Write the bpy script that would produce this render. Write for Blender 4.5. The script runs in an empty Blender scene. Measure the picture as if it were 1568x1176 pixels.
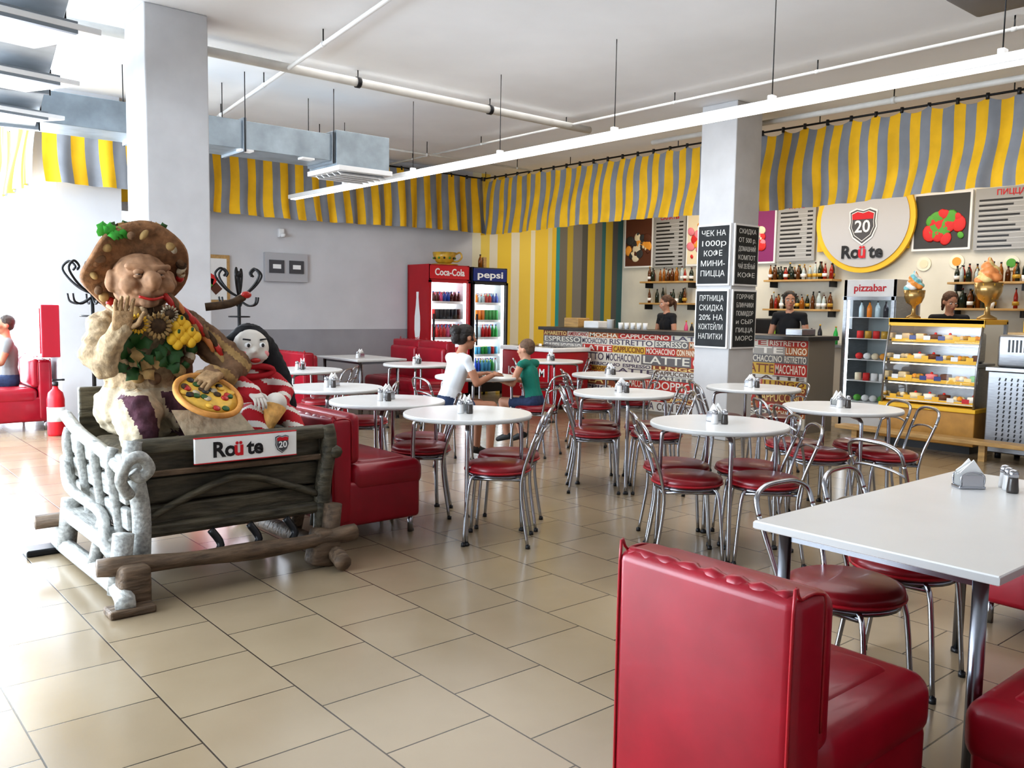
import bpy,bmesh,math,random
from mathutils import Vector,Matrix,Euler
R=random.Random(7)
pi=math.pi
SC=bpy.context.scene
# ------------------------------------------------------------------ materials
MC={}
def mat(name,col,rough=.5,metal=0,var=0,scale=8,bump=0,emit=0,coat=0,stretch=(1,1,1),spec=None):
    if name in MC: return MC[name]
    m=bpy.data.materials.new(name); m.use_nodes=True; nt=m.node_tree; n=nt.nodes; l=nt.links
    b=n['Principled BSDF']; c=(*col,1)
    b.inputs['Base Color'].default_value=c; b.inputs['Roughness'].default_value=rough; b.inputs['Metallic'].default_value=metal
    if coat: b.inputs['Coat Weight'].default_value=coat
    if spec is not None: b.inputs['Specular IOR Level'].default_value=spec
    if emit: b.inputs['Emission Color'].default_value=c; b.inputs['Emission Strength'].default_value=emit
    if var or bump:
        tc=n.new('ShaderNodeTexCoord'); mp=n.new('ShaderNodeMapping'); mp.inputs['Scale'].default_value=stretch
        l.new(tc.outputs['Object'],mp.inputs[0]); no=n.new('ShaderNodeTexNoise'); no.inputs['Scale'].default_value=scale; no.inputs['Detail'].default_value=5
        l.new(mp.outputs[0],no.inputs['Vector'])
        if var:
            rp=n.new('ShaderNodeValToRGB'); rp.color_ramp.elements[0].position=.3; rp.color_ramp.elements[1].position=.7
            rp.color_ramp.elements[0].color=(*[max(0,x*(1-var)) for x in col],1); rp.color_ramp.elements[1].color=(*[min(1,x*(1+var)) for x in col],1)
            l.new(no.outputs['Fac'],rp.inputs[0]); l.new(rp.outputs[0],b.inputs['Base Color'])
        if bump:
            bp=n.new('ShaderNodeBump'); bp.inputs['Strength'].default_value=bump; bp.inputs['Distance'].default_value=.02
            l.new(no.outputs['Fac'],bp.inputs['Height']); l.new(bp.outputs[0],b.inputs['Normal'])
    MC[name]=m; return m
def glassmat(name,tint=(1,1,1)):
    m=bpy.data.materials.new(name); m.use_nodes=True; nt=m.node_tree; n=nt.nodes; n.clear()
    o=n.new('ShaderNodeOutputMaterial'); t=n.new('ShaderNodeBsdfTransparent'); g=n.new('ShaderNodeBsdfGlossy'); x=n.new('ShaderNodeMixShader'); fr=n.new('ShaderNodeFresnel')
    g.inputs['Roughness'].default_value=.02; t.inputs[0].default_value=(*tint,1); fr.inputs[0].default_value=1.35
    nt.links.new(fr.outputs[0],x.inputs[0]); nt.links.new(t.outputs[0],x.inputs[1]); nt.links.new(g.outputs[0],x.inputs[2]); nt.links.new(x.outputs[0],o.inputs[0]); MC[name]=m; return m
GLASS=glassmat('clear_glass'); 
WHITE=mat('white_laminate',(.78,.78,.77),.24,var=.03,scale=3); WEDGE=mat('laminate_edge',(.5,.5,.49),.4)
CHROME=mat('chrome',(.44,.45,.48),.2,1); DCH=mat('steel_tube_dark',(.25,.26,.29),.25,1)
RED=mat('red_vinyl',(.30,.004,.018),.36,var=.15,scale=6,bump=.08,coat=.12)
REDP=mat('red_piping',(.36,.01,.02),.3)
SEATR=mat('seat_red_vinyl',(.20,.006,.012),.32,var=.12,scale=8,bump=.05,coat=.15)
BLACK=mat('black_plastic',(.015,.015,.017),.4,var=.1); BIRON=mat('black_iron',(.02,.02,.022),.35,.5)
WALL=mat('grey_plaster',(.62,.62,.64),.85,var=.05,scale=2,bump=.05); WALLD=mat('grey_dado',(.33,.325,.345),.8,var=.06,scale=3)
CEIL=mat('ceiling_plaster',(.87,.88,.90),.9,var=.03,scale=1.5,bump=.1); PILL=mat('pillar_paint',(.56,.56,.57),.8,var=.06,scale=4,bump=.12)
CREAM=mat('cream_wall',(.72,.69,.60),.7,var=.05,scale=3)
YEL=mat('awning_yellow',(.80,.46,.012),.75,var=.12,scale=4); GRY=mat('awning_grey',(.25,.26,.285),.75,var=.12,scale=4)
GALV=mat('galvanised_steel',(.30,.35,.39),.38,.5,var=.2,scale=5); WMET=mat('white_metal',(.8,.8,.8),.4,var=.03)
PIPEM=mat('pipe_paint',(.66,.65,.62),.5,var=.08,scale=6)
LAMP=mat('lamp_diffuser',(1,.98,.94),.4,emit=1.6); FLIT=mat('fridge_light',(.85,.93,1),.4,emit=5); WLIT=mat('warm_light',(1,.85,.5),.4,emit=5)
STEEL=mat('brushed_steel',(.36,.37,.39),.32,.9,var=.12,scale=12,stretch=(1,1,10))
PAPER=mat('white_paper',(.84,.84,.83),.8,var=.03); SKIN=mat('skin',(.56,.29,.19),.55,var=.06,scale=20); SKIN2=mat('tan_skin',(.42,.20,.12),.55,var=.06,scale=20)
COCR=mat('fridge_red',(.40,.007,.016),.3,var=.04); SIGNR=mat('sign_red',(.58,.012,.022),.4); PEPB=mat('fridge_blue',(.01,.03,.2),.35)
WOODG=mat('weathered_green_wood',(.075,.065,.043),.55,var=.6,scale=7,bump=.5,stretch=(1,6,6)); WOODB=mat('old_brown_wood',(.12,.08,.05),.65,var=.5,scale=8,bump=.5,stretch=(1,5,5))
WOODW=mat('weathered_pale_wood',(.36,.36,.34),.6,var=.35,scale=12,bump=.3,stretch=(5,1,5)); TRIMW=mat('light_wood',(.5,.31,.12),.5,var=.2,scale=6,stretch=(6,1,6))
def cm(n,c,r=.6,**k): return mat(n,c,r,**k)
# ------------------------------------------------------------------ mesh builder
class MB:
    def __init__(s): s.v=[];s.f=[];s.m=[];s.sm=[];s.mats=[];s.T=Matrix()
    def mi(s,m):
        if m not in s.mats: s.mats.append(m)
        return s.mats.index(m)
    def raw(s,vs,fs,m,smooth=False,M=None):
        o=len(s.v); X=s.T@M if M is not None else s.T
        s.v+= [X@Vector(v) for v in vs]; k=s.mi(m) if not isinstance(m,list) else None
        for i,f in enumerate(fs):
            s.f.append([o+a for a in f]); s.m.append(k if k is not None else s.mi(m[i])); s.sm.append(smooth)
    def bm(s,b,m,smooth=False,M=None):
        b.verts.ensure_lookup_table(); b.verts.index_update()
        s.raw([v.co.copy() for v in b.verts],[[v.index for v in f.verts] for f in b.faces],m,smooth,M); b.free()
    def box(s,c,d,m,bev=0,seg=2,rot=None,smooth=None,M=None):
        b=bmesh.new(); bmesh.ops.create_cube(b,size=1); bmesh.ops.scale(b,vec=d,verts=b.verts)
        if bev: bmesh.ops.bevel(b,geom=b.edges[:],offset=bev,segments=seg,profile=.5,affect='EDGES')
        X=Matrix.Translation(c)
        if rot: X=X@Euler(rot).to_matrix().to_4x4()
        if M is not None: X=M@X
        s.bm(b,m,bool(bev and seg>2) if smooth is None else smooth,X)
    def bx(s,x0,x1,y0,y1,z0,z1,m,bev=0,seg=2,**k): s.box(((x0+x1)/2,(y0+y1)/2,(z0+z1)/2),(abs(x1-x0),abs(y1-y0),abs(z1-z0)),m,bev,seg,**k)
    def tube(s,p,r,m,n=8,closed=False,cap=True):
        p=[Vector(a) for a in p]; N=len(p); rs=r if isinstance(r,(list,tuple)) else [r]*N
        vs=[];fs=[]; up=None
        for i in range(N):
            if closed: t=p[(i+1)%N]-p[i-1]
            else: t=p[min(i+1,N-1)]-p[max(i-1,0)]
            if t.length<1e-9: t=Vector((0,0,1))
            t.normalize()
            if up is None:
                up=Vector((0,0,1)) if abs(t.z)<.9 else Vector((1,0,0))
            a=up-t*up.dot(t)
            if a.length<1e-4: a=t.orthogonal()
            a.normalize(); up=a; bb=t.cross(a)
            for j in range(n):
                q=2*pi*j/n; vs.append(p[i]+(a*math.cos(q)+bb*math.sin(q))*rs[i])
        for i in range(N if closed else N-1):
            i2=(i+1)%N
            for j in range(n):
                j2=(j+1)%n; fs.append((i*n+j,i*n+j2,i2*n+j2,i2*n+j))
        if cap and not closed: fs.append(tuple(reversed(range(n)))); fs.append(tuple((N-1)*n+j for j in range(n)))
        s.raw(vs,fs,m,True)
    def lathe(s,prof,m,c=(0,0,0),n=24,M=None,smooth=True):
        vs=[];fs=[]; P=len(prof)
        for r,z in prof:
            for j in range(n): vs.append((r*math.cos(2*pi*j/n),r*math.sin(2*pi*j/n),z))
        for i in range(P-1):
            for j in range(n):
                j2=(j+1)%n; fs.append((i*n+j,i*n+j2,(i+1)*n+j2,(i+1)*n+j))
        if prof[0][0]>1e-5: fs.append(tuple(reversed(range(n))))
        if prof[-1][0]>1e-5: fs.append(tuple((P-1)*n+j for j in range(n)))
        X=Matrix.Translation(c)
        if M is not None: X=X@M
        s.raw(vs,fs,m,smooth,X)
    def sph(s,c,r,m,rot=None,u=16,w=10):
        if not isinstance(r,(tuple,list)): r=(r,r,r)
        b=bmesh.new(); bmesh.ops.create_uvsphere(b,u_segments=u,v_segments=w,radius=1); 
        X=Matrix.Translation(c)
        if rot: X=X@Euler(rot).to_matrix().to_4x4()
        s.bm(b,m,True,X@Matrix.Diagonal((*r,1)))
    def limb(s,p,r,m,n=12):
        s.tube(p,r,m,n)
        rs=r if isinstance(r,(list,tuple)) else [r]*len(p)
        s.sph(p[0],rs[0],m,u=n,w=8); s.sph(p[-1],rs[-1],m,u=n,w=8)
    def text(s,body,M,size,m,align='CENTER',depth=.002,bold=0,fitw=None):
        t=bpy.data.curves.new('t','FONT'); t.body=body; t.size=size; t.align_x=align; t.align_y='CENTER'; t.extrude=depth; t.offset=bold; t.resolution_u=3
        o=bpy.data.objects.new('t',t); SC.collection.objects.link(o)
        dg=bpy.context.evaluated_depsgraph_get(); e=o.evaluated_get(dg); me=e.to_mesh()
        vs=[v.co.copy() for v in me.vertices]; fs=[list(p.vertices) for p in me.polygons]; e.to_mesh_clear(); bpy.data.objects.remove(o)
        if fitw and vs:
            w=max(v.x for v in vs)-min(v.x for v in vs); k=fitw/max(w,1e-4); vs=[Vector((v.x*k,v.y,v.z)) for v in vs]
        s.raw(vs,fs,m,False,M)
    def merge(s,o):
        k=len(s.v); s.v+=[s.T@v for v in o.v]
        for f,m,q in zip(o.f,o.m,o.sm): s.f.append([a+k for a in f]); s.m.append(s.mi(o.mats[m])); s.sm.append(q)
    def mesh(s,name):
        me=bpy.data.meshes.new(name); me.from_pydata([tuple(v) for v in s.v],[],s.f)
        for m in s.mats: me.materials.append(m)
        me.polygons.foreach_set('material_index',s.m); me.polygons.foreach_set('use_smooth',s.sm); me.update(); return me
    def obj(s,name,loc=(0,0,0),rz=0):
        me=s.mesh(name); o=bpy.data.objects.new(name,me); SC.collection.objects.link(o); o.location=loc; o.rotation_euler=(0,0,rz); return o
def inst(o,loc,rz=0,name=None):
    q=bpy.data.objects.new(name or o.name.split('.')[0],o.data); SC.collection.objects.link(q); q.location=loc; q.rotation_euler=(0,0,rz); return q
def remesh(src,voxel,it,fn,disp=0,dscale=.1):
    o=src.obj('tmp'); md=o.modifiers.new('r','REMESH'); md.mode='VOXEL'; md.voxel_size=voxel
    if disp:
        tx=bpy.data.textures.new('n','CLOUDS'); tx.noise_scale=dscale; d=o.modifiers.new('d','DISPLACE'); d.texture=tx; d.strength=disp
    if it: sm=o.modifiers.new('s','SMOOTH'); sm.iterations=it; sm.factor=.5
    dg=bpy.context.evaluated_depsgraph_get(); e=o.evaluated_get(dg); me=e.to_mesh()
    r=MB(); r.v=[v.co.copy() for v in me.vertices]
    for p in me.polygons:
        m=fn(p.center) if callable(fn) else fn
        r.f.append(list(p.vertices)); r.m.append(r.mi(m)); r.sm.append(True)
    e.to_mesh_clear(); bpy.data.objects.remove(o); return r
def cat(P,n=6,closed=False):
    P=[Vector(p) for p in P]; N=len(P); out=[]
    for i in range(N if closed else N-1):
        a=P[i-1] if (i>0 or closed) else P[0]; b=P[i]; c=P[(i+1)%N]; d=P[(i+2)%N] if closed else P[min(i+2,N-1)]
        for k in range(n):
            t=k/n; out.append(.5*((2*b)+(c-a)*t+(2*a-5*b+4*c-d)*t*t+(3*b-a-3*c+d)*t**3))
    if not closed: out.append(P[-1])
    return out
def MY(x,y,z): return Matrix.Translation((x,y,z))@Matrix(((1,0,0,0),(0,0,-1,0),(0,1,0,0),(0,0,0,1)))
def MX(x,y,z): return Matrix.Translation((x,y,z))@Matrix(((0,0,-1,0),(-1,0,0,0),(0,1,0,0),(0,0,0,1)))
# ------------------------------------------------------------------ camera
f_px=1330; hc=472; sl=.016
yaw=math.atan(1124/f_px); A=pi/2-yaw; t=math.atan((588-hc)/f_px)
f0=Vector((math.cos(A),math.sin(A),0)); r0=Vector((math.sin(A),-math.cos(A),0)); up=Vector((0,0,1))
F=f0*math.cos(t)-up*math.sin(t); Ut=f0*math.sin(t)+up*math.cos(t)
Rv=r0*math.cos(sl)+Ut*math.sin(sl); Uv=Ut*math.cos(sl)-r0*math.sin(sl)
cam=bpy.data.cameras.new('camera'); co=bpy.data.objects.new('camera',cam); SC.collection.objects.link(co); SC.camera=co
co.matrix_world=Matrix(((Rv.x,Uv.x,-F.x,0),(Rv.y,Uv.y,-F.y,0),(Rv.z,Uv.z,-F.z,1.4),(0,0,0,1)))
cam.sensor_width=36; cam.lens=36*f_px/1568; cam.clip_start=.05; cam.clip_end=200
# ------------------------------------------------------------------ room shell
CZ=3.62; XL=-3.2; XR=12.5; YB=11.55; YF=13.4; YN=-3
def solid(name,x0,x1,y0,y1,z0,z1,m,bev=0):
    b=MB(); b.bx(x0,x1,y0,y1,z0,z1,m,bev); return b.obj(name)
fm=bpy.data.materials.new('floor_tiles'); fm.use_nodes=True; nt=fm.node_tree; n=nt.nodes; l=nt.links; bs=n['Principled BSDF']
tc=n.new('ShaderNodeTexCoord'); sp=n.new('ShaderNodeSeparateXYZ'); cb=n.new('ShaderNodeCombineXYZ'); l.new(tc.outputs['Object'],sp.inputs[0])
ax=n.new('ShaderNodeMath'); ax.operation='SUBTRACT'; ax.inputs[1].default_value=2.45-42; ay=n.new('ShaderNodeMath'); ay.operation='SUBTRACT'; ay.inputs[1].default_value=1.40-42
l.new(sp.outputs['Y'],ax.inputs[0]); l.new(sp.outputs['X'],ay.inputs[0]); l.new(ax.outputs[0],cb.inputs[0]); l.new(ay.outputs[0],cb.inputs[1])
br=n.new('ShaderNodeTexBrick'); br.offset=.5; br.inputs['Scale'].default_value=1; br.inputs['Brick Width'].default_value=.42; br.inputs['Row Height'].default_value=.42; br.inputs['Mortar Size'].default_value=.0032; br.inputs['Mortar Smooth'].default_value=.2
br.inputs['Color1'].default_value=(.31,.245,.165,1); br.inputs['Color2'].default_value=(.35,.28,.19,1); br.inputs['Mortar'].default_value=(.05,.04,.03,1); l.new(cb.outputs[0],br.inputs['Vector'])
no=n.new('ShaderNodeTexNoise'); no.inputs['Scale'].default_value=2.5; no.inputs['Detail'].default_value=8; l.new(tc.outputs['Object'],no.inputs['Vector'])
mx=n.new('ShaderNodeMix'); mx.data_type='RGBA'; mx.blend_type='MULTIPLY'; mx.inputs[0].default_value=.35
rp=n.new('ShaderNodeValToRGB'); rp.color_ramp.elements[0].position=.3; rp.color_ramp.elements[0].color=(.75,.72,.68,1); rp.color_ramp.elements[1].position=.65; rp.color_ramp.elements[1].color=(1,1,1,1)
l.new(no.outputs['Fac'],rp.inputs[0]); l.new(br.outputs['Color'],mx.inputs[6]); l.new(rp.outputs[0],mx.inputs[7]); l.new(mx.outputs[2],bs.inputs['Base Color'])
mr=n.new('ShaderNodeMapRange'); mr.inputs['To Min'].default_value=.13; mr.inputs['To Max'].default_value=.25; l.new(no.outputs['Fac'],mr.inputs[0]); l.new(mr.outputs[0],bs.inputs['Roughness'])
bp=n.new('ShaderNodeBump'); bp.inputs['Strength'].default_value=.3; bp.inputs['Distance'].default_value=-.004; l.new(br.outputs['Fac'],bp.inputs['Height']); l.new(bp.outputs[0],bs.inputs['Normal'])
solid('floor',XL-.3,XR+.2,YN-.2,YF+.2,-.15,0,fm)
solid('ceiling',XL-.3,XR+.2,YN-.2,YF+.2,CZ,CZ+.15,CEIL)
sw=bpy.data.materials.new('striped_wallpaper'); sw.use_nodes=True; nt=sw.node_tree; n=nt.nodes; l=nt.links
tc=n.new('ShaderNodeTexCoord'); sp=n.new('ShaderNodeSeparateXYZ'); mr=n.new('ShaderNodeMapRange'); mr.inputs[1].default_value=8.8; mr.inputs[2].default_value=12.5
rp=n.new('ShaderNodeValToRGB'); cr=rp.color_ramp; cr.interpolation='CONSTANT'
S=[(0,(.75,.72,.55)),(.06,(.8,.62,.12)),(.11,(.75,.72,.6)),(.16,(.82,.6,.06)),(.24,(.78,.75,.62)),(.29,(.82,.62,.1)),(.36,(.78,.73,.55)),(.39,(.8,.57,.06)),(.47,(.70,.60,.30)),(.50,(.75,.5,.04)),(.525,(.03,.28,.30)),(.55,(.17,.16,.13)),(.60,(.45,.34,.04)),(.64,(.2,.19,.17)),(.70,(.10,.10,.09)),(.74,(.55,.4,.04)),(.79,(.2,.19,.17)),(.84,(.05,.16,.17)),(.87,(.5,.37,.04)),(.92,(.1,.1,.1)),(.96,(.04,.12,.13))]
cr.elements[0].position=0; cr.elements[0].color=(*S[0][1],1); cr.elements[1].position=S[1][0]; cr.elements[1].color=(*S[1][1],1)
for p,c in S[2:]:
    e=cr.elements.new(p); e.color=(*c,1)
l.new(tc.outputs['Object'],sp.inputs[0]); l.new(sp.outputs['X'],mr.inputs[0]); l.new(mr.outputs[0],rp.inputs[0]); l.new(rp.outputs[0],n['Principled BSDF'].inputs['Base Color']); n['Principled BSDF'].inputs['Roughness'].default_value=.6
b=MB()
WX0,WX1,WZ0,WZ1=3.05,3.75,1.0,2.62
b.bx(2.95,WX0,YB,YB+.2,0,CZ,WALL); b.bx(WX0,WX1,YB,YB+.2,0,WZ0,WALL); b.bx(WX0,WX1,YB,YB+.2,WZ1,CZ,WALL); b.bx(WX1,8.85,YB,YB+.2,0,CZ,WALL); b.bx(8.85,XR,YB,YB+.2,0,CZ,sw)
b.bx(WX1,8.85,YB-.008,YB,0,1.05,WALLD)
b.obj('wall_back')
solid('wall_right',XR,XR+.2,YN,YB+.2,0,CZ,CREAM)
solid('wall_near',XL,XR,YN-.2,YN,0,CZ,WALL)
solid('wall_pier',2.3,2.95,10.2,YF,0,CZ,WALL)
def glazing(name,axis,pos,a0,a1,z0,z1,nx):
    b=MB(); W=mat('window_frame_white',(.6,.62,.66),.4)
    def bb(u0,u1,d0,d1,zz0,zz1,m):
        if axis=='X': b.bx(pos+d0,pos+d1,u0,u1,zz0,zz1,m)
        else: b.bx(u0,u1,pos+d0,pos+d1,zz0,zz1,m)
    step=(a1-a0)/nx
    for i in range(nx+1):
        u=a0+i*step; bb(u-.04,u+.04,-.05,.05,z0,z1,W)
    for zz in (z0+.04,z1-.04,2.1): bb(a0,a1,-.045,.045,zz-.04,zz+.04,W)
    bb(a0,a1,-.004,.004,z0,z1,GLASS)
    return b.obj(name)
YW=2.6
b=MB(); b.bx(XL-.2,XL,YN-.2,YW,0,CZ,WALL); b.bx(XL-.2,XL,YW,YF,0,.35,WALL); b.bx(XL-.2,XL,YW,YF,3.2,CZ,WALL); b.bx(XL-.2,XL,YF-.3,YF+.2,0,CZ,WALL); b.obj('wall_left')
glazing('window_1','X',XL-.1,YW,YF-.3,.35,3.2,6)
b=MB(); b.bx(XL,2.3,YF,YF+.2,3.2,CZ,WALL); b.bx(XL,2.3,YF,YF+.2,0,.15,WALL); b.obj('wall_alcove')
glazing('window_2','Y',YF+.1,XL,2.3,.15,3.2,5)
glazing('window_3','Y',YB+.1,WX0,WX1,WZ0,WZ1,1)
solid('trim_1',WX0-.05,WX1+.05,YB-.12,YB+.02,WZ0-.04,WZ0,WMET)
b=MB(); b.bx(2.95,8.9,YB-.02,YB-.008,0,.08,mat('skirting',(.3,.28,.26),.5)); b.obj('baseboard_back')
def pillar(name,x,y,w):
    b=MB(); b.bx(x-w/2,x+w/2,y-w/2,y+w/2,0,CZ,PILL,.01,2); return b.obj(name)
pillar('pillar',2.41,7.1,.48)
PX,PY,PW=8.04,5.87,.46
pillar('pillar',PX,PY,PW)
# ------------------------------------------------------------------ awnings
def awning(name,pts,z0=2.6,z1=3.5,out=(0,0),pitch=.13,sag=True,seed=1):
    rr=random.Random(seed); a=Vector((*pts[0],0)); c=Vector((*pts[1],0)); L=(c-a).length; d=(c-a).normalized(); nrm=Vector((out[0],out[1],0))
    per=6; ns=max(1,round(L/pitch)); N=ns*per; rows=12; vs=[];fs=[];ms=[]
    ph=[rr.uniform(0,6) for _ in range(4)]
    for i in range(N+1):
        u=L*i/N
        for j in range(rows+1):
            v=j/rows
            topz=z1-(.05*abs(math.sin(pi*u/(pitch*2.6)))**.7*(1-v)**3 if sag else 0)
            z=topz+(z0-topz)*v + .02*v*math.sin(u*1.3+ph[0])
            off=.10*v+ .026*math.sin(u*2*pi/.5+ph[1])*(.3+v)+.016*math.sin(u*2*pi/.21+ph[2]+v*2)*(.2+v)+.02*math.sin(u*2.1+v*5+ph[3])
            sh=.02*math.sin(v*6+u*1.7+ph[2])*v
            vs.append(a+d*(u+sh)+nrm*off+Vector((0,0,z)))
    for i in range(N):
        m=YEL if (i//per)%2==0 else GRY
        for j in range(rows):
            p=i*(rows+1)+j; fs.append((p,p+rows+1,p+rows+2,p+1)); ms.append(m)
    b=MB(); b.raw(vs,fs,ms,True)
    b.tube([a+Vector((0,0,z1+.01)),c+Vector((0,0,z1+.01))],.012,BIRON,8)
    k=int(L/(pitch*2.6)); 
    for i in range(k+1):
        q=a+d*(i*pitch*2.6)+nrm*.01; b.tube([q+Vector((0,0,z1+.03)),q+Vector((0,0,z1-.03))],.018,BLACK,6)
    for i in range(int(L/2)+1):
        q=a+d*min(L-.02,i*2+.02); b.tube([q+Vector((0,0,z1)),q+Vector((0,0,CZ-.001))],.006,BIRON,6)
    return b.obj(name)
awning('striped_awning',((3.0,11.42),(8.95,11.42)),out=(0,-1),sag=False,seed=3,pitch=.12)
awning('striped_awning',((8.98,11.4),(8.98,-1.0)),out=(-1,0),seed=5,pitch=.107)
awning('striped_awning',((2.15,10.1),(3.1,10.1)),out=(0,-1),seed=8,sag=False)
awning('striped_awning',((2.15,13.2),(2.15,10.12)),out=(-1,0),seed=9,sag=False)
# ------------------------------------------------------------------ ceiling services
b=MB()
def rail_z(b,x,y0,y1,z):
    b.bx(x-.05,x+.05,y0,y1,z,z+.055,WMET,.008); b.bx(x-.035,x+.035,y0+.05,y1-.05,z-.012,z,LAMP)
    y=y0+.6
    while y<y1:
        b.tube([(x,y,z+.05),(x,y,CZ-.001)],.004,BIRON,6); b.box((x,y,z+.07),(.06,.04,.04),WMET,.005); y+=1.5
rail_z(b,5.38,-1.5,11.05,2.82); b.obj('linear_ceiling_lamp')
def pipe(name,p0,p1,r,m=PIPEM,step=1.6,coll=True):
    b=MB(); a=Vector(p0); c=Vector(p1); b.tube([a,c],r,m,12); L=(c-a).length; d=(c-a)/L; u=.5
    while u<L:
        q=a+d*u; b.tube([q,Vector((q.x,q.y,CZ-.001))],.006,BIRON,6); 
        if coll: b.tube([q-d*.02,q+d*.02],r*1.25,BIRON if r>.03 else m,12)
        u+=step
    return b.obj(name)
pipe('ceiling_pipe',(-1,7.42,3.52),(7.4,7.42,3.5),.042)
pipe('ceiling_pipe',(7.1,-1,3.52),(7.1,11.3,3.52),.014)
pipe('ceiling_pipe',(3.95,10.2,3.5),(3.0,3.0,3.5),.018,WMET)
pipe('ceiling_pipe',(8.5,-1,3.5),(8.5,7.4,3.5),.03)
pipe('ceiling_pipe',(4.7,9.9,3.45),(8.7,9.9,3.45),.014)
b=MB()
DFL=mat('duct_flange',(.24,.27,.30),.4,.5)
def duct(b,p0,p1,w,h,m=GALV,seg=.9):
    a=Vector(p0); c=Vector(p1); L=(c-a).length; d=(c-a)/L; ang=math.atan2(d.y,d.x); M=Matrix.Translation((a+c)/2)@Matrix.Rotation(ang,4,'Z')
    b.box((0,0,0),(L,w,h),m,.004,1,M=M); k=int(L/seg)
    for i in range(k+1):
        u=-L/2+.02+i*(L-.04)/max(1,k); b.box((u,0,0),(.035,w+.05,h+.05),DFL,.003,1,M=M)
        q=a+d*(u+L/2); sn=Vector((-d.y,d.x,0))*(w/2+.03)
        for s_ in (-1,1):
            e=q+sn*s_; b.tube([(e.x,e.y,a.z-h/2-.03),(e.x,e.y,CZ-.001)],.005,BIRON,5)
duct(b,(1.6,8.5,3.03),(4.5,8.5,3.03),.5,.27)
b.box((4.82,8.5,3.03),(.64,.6,.36),GALV,.004,1)
b.bx(4.5,5.15,8.15,8.85,2.80,2.85,WMET,.004)
for i in range(5): b.box((4.83,8.25+i*.12,2.785),(.55,.09,.008),WMET,rot=(.5,0,0))
for x in (2.9,3.55,4.2): b.box((x,8.28,2.885),(.14,.1,.02),WMET,.004)
SILV=mat('foil_duct_panel',(.62,.66,.70),.35,.3,var=.08)
duct(b,(1.45,8.4,3.02),(.25,1.0,3.02),.58,.32,SILV,1.25)
for i in range(6):
    k=i/6; x=1.36-1.15*k; y=7.6-7.2*k
    b.box((x,y,2.80),(.56,.85,.03),WMET,.004,1,rot=(.10,0,.16)); b.box((x-.07,y-.42,2.755),(.6,.03,.06),DFL,rot=(0,0,.16))
    for q in (-.26,.26): b.tube([(x+q,y,2.8),(x+q,y,2.9)],.006,BIRON,5)
b.obj('ventilation_duct')
b=MB(); b.box((5.95,2.15,3.44),(.5,.9,.14),mat('projector_grey',(.16,.15,.15),.5),.03,3); b.tube([(5.95,2.15,3.5),(5.95,2.15,CZ-.001)],.03,BIRON); b.obj('ceiling_speaker')
# ------------------------------------------------------------------ furniture prototypes
def round_table(r=.4):
    b=MB(); z=.75
    b.lathe([(0,z-.028),(r-.006,z-.028),(r,z-.024),(r,z-.005)],WEDGE,n=56); b.lathe([(r,z-.005),(r-.004,z),(0,z)],WHITE,n=56,smooth=False)
    for k in range(4):
        a=k*pi/2; c,s=math.cos(a),math.sin(a)
        b.tube(cat([(c*.05,s*.05,z-.045),(c*.2,s*.2,z-.045),(c*.31,s*.31,z-.055),(c*.335,s*.335,z-.12),(c*.34,s*.34,.3),(c*.35,s*.35,.01)],4),.013,CHROME,10)
        b.lathe([(.02,0),(.02,.012),(.014,.02)],BLACK,c=(c*.35,s*.35,0),n=10)
    b.lathe([(0,z-.06),(.06,z-.06),(.06,z-.029),(0,z-.029)],DCH,n=16)
    return b
TB=round_table()
def chair():
    b=MB(); b.lathe([(0,.425),(.182,.425),(.194,.435),(.198,.452),(.193,.47),(.165,.482),(0,.486)],SEATR,n=32); b.lathe([(.15,.405),(.185,.41),(.185,.426),(.15,.426)],DCH,n=28)
    b.tube([(.197*math.cos(2*pi*i/32),.197*math.sin(2*pi*i/32),.44) for i in range(32)],.006,REDP,6,closed=True)
    for sx in (-1,1):
        b.tube(cat([(sx*.13,.12,.42),(sx*.15,.15,.36),(sx*.165,.18,.0)],4),.010,CHROME,8)
        b.tube(cat([(sx*.16,-.2,0),(sx*.145,-.155,.3),(sx*.15,-.165,.45),(sx*.17,-.21,.60),(sx*.175,-.24,.68)],4),.010,CHROME,8)
    b.tube(cat([(.175,-.24,.68),(.165,-.26,.74),(.10,-.275,.77),(0,-.28,.775),(-.10,-.275,.77),(-.165,-.26,.74),(-.175,-.24,.68)],5),.010,CHROME,8)
    b.tube(cat([(.17,-.22,.62),(.12,-.245,.645),(0,-.255,.655),(-.12,-.245,.645),(-.17,-.22,.62)],5),.007,CHROME,8)
    b.tube([(.14,-.16,.40),(-.14,-.16,.40)],.009,CHROME,8)
    for s_ in (-1,1): b.tube([(s_*.14,-.165,.40),(s_*.14,.13,.40)],.009,CHROME,8)
    for p in ((.165,.18),(-.165,.18),(.16,-.2),(-.16,-.2)): b.lathe([(.014,0),(.014,.02)],BLACK,c=(*p,0),n=8)
    return b
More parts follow.
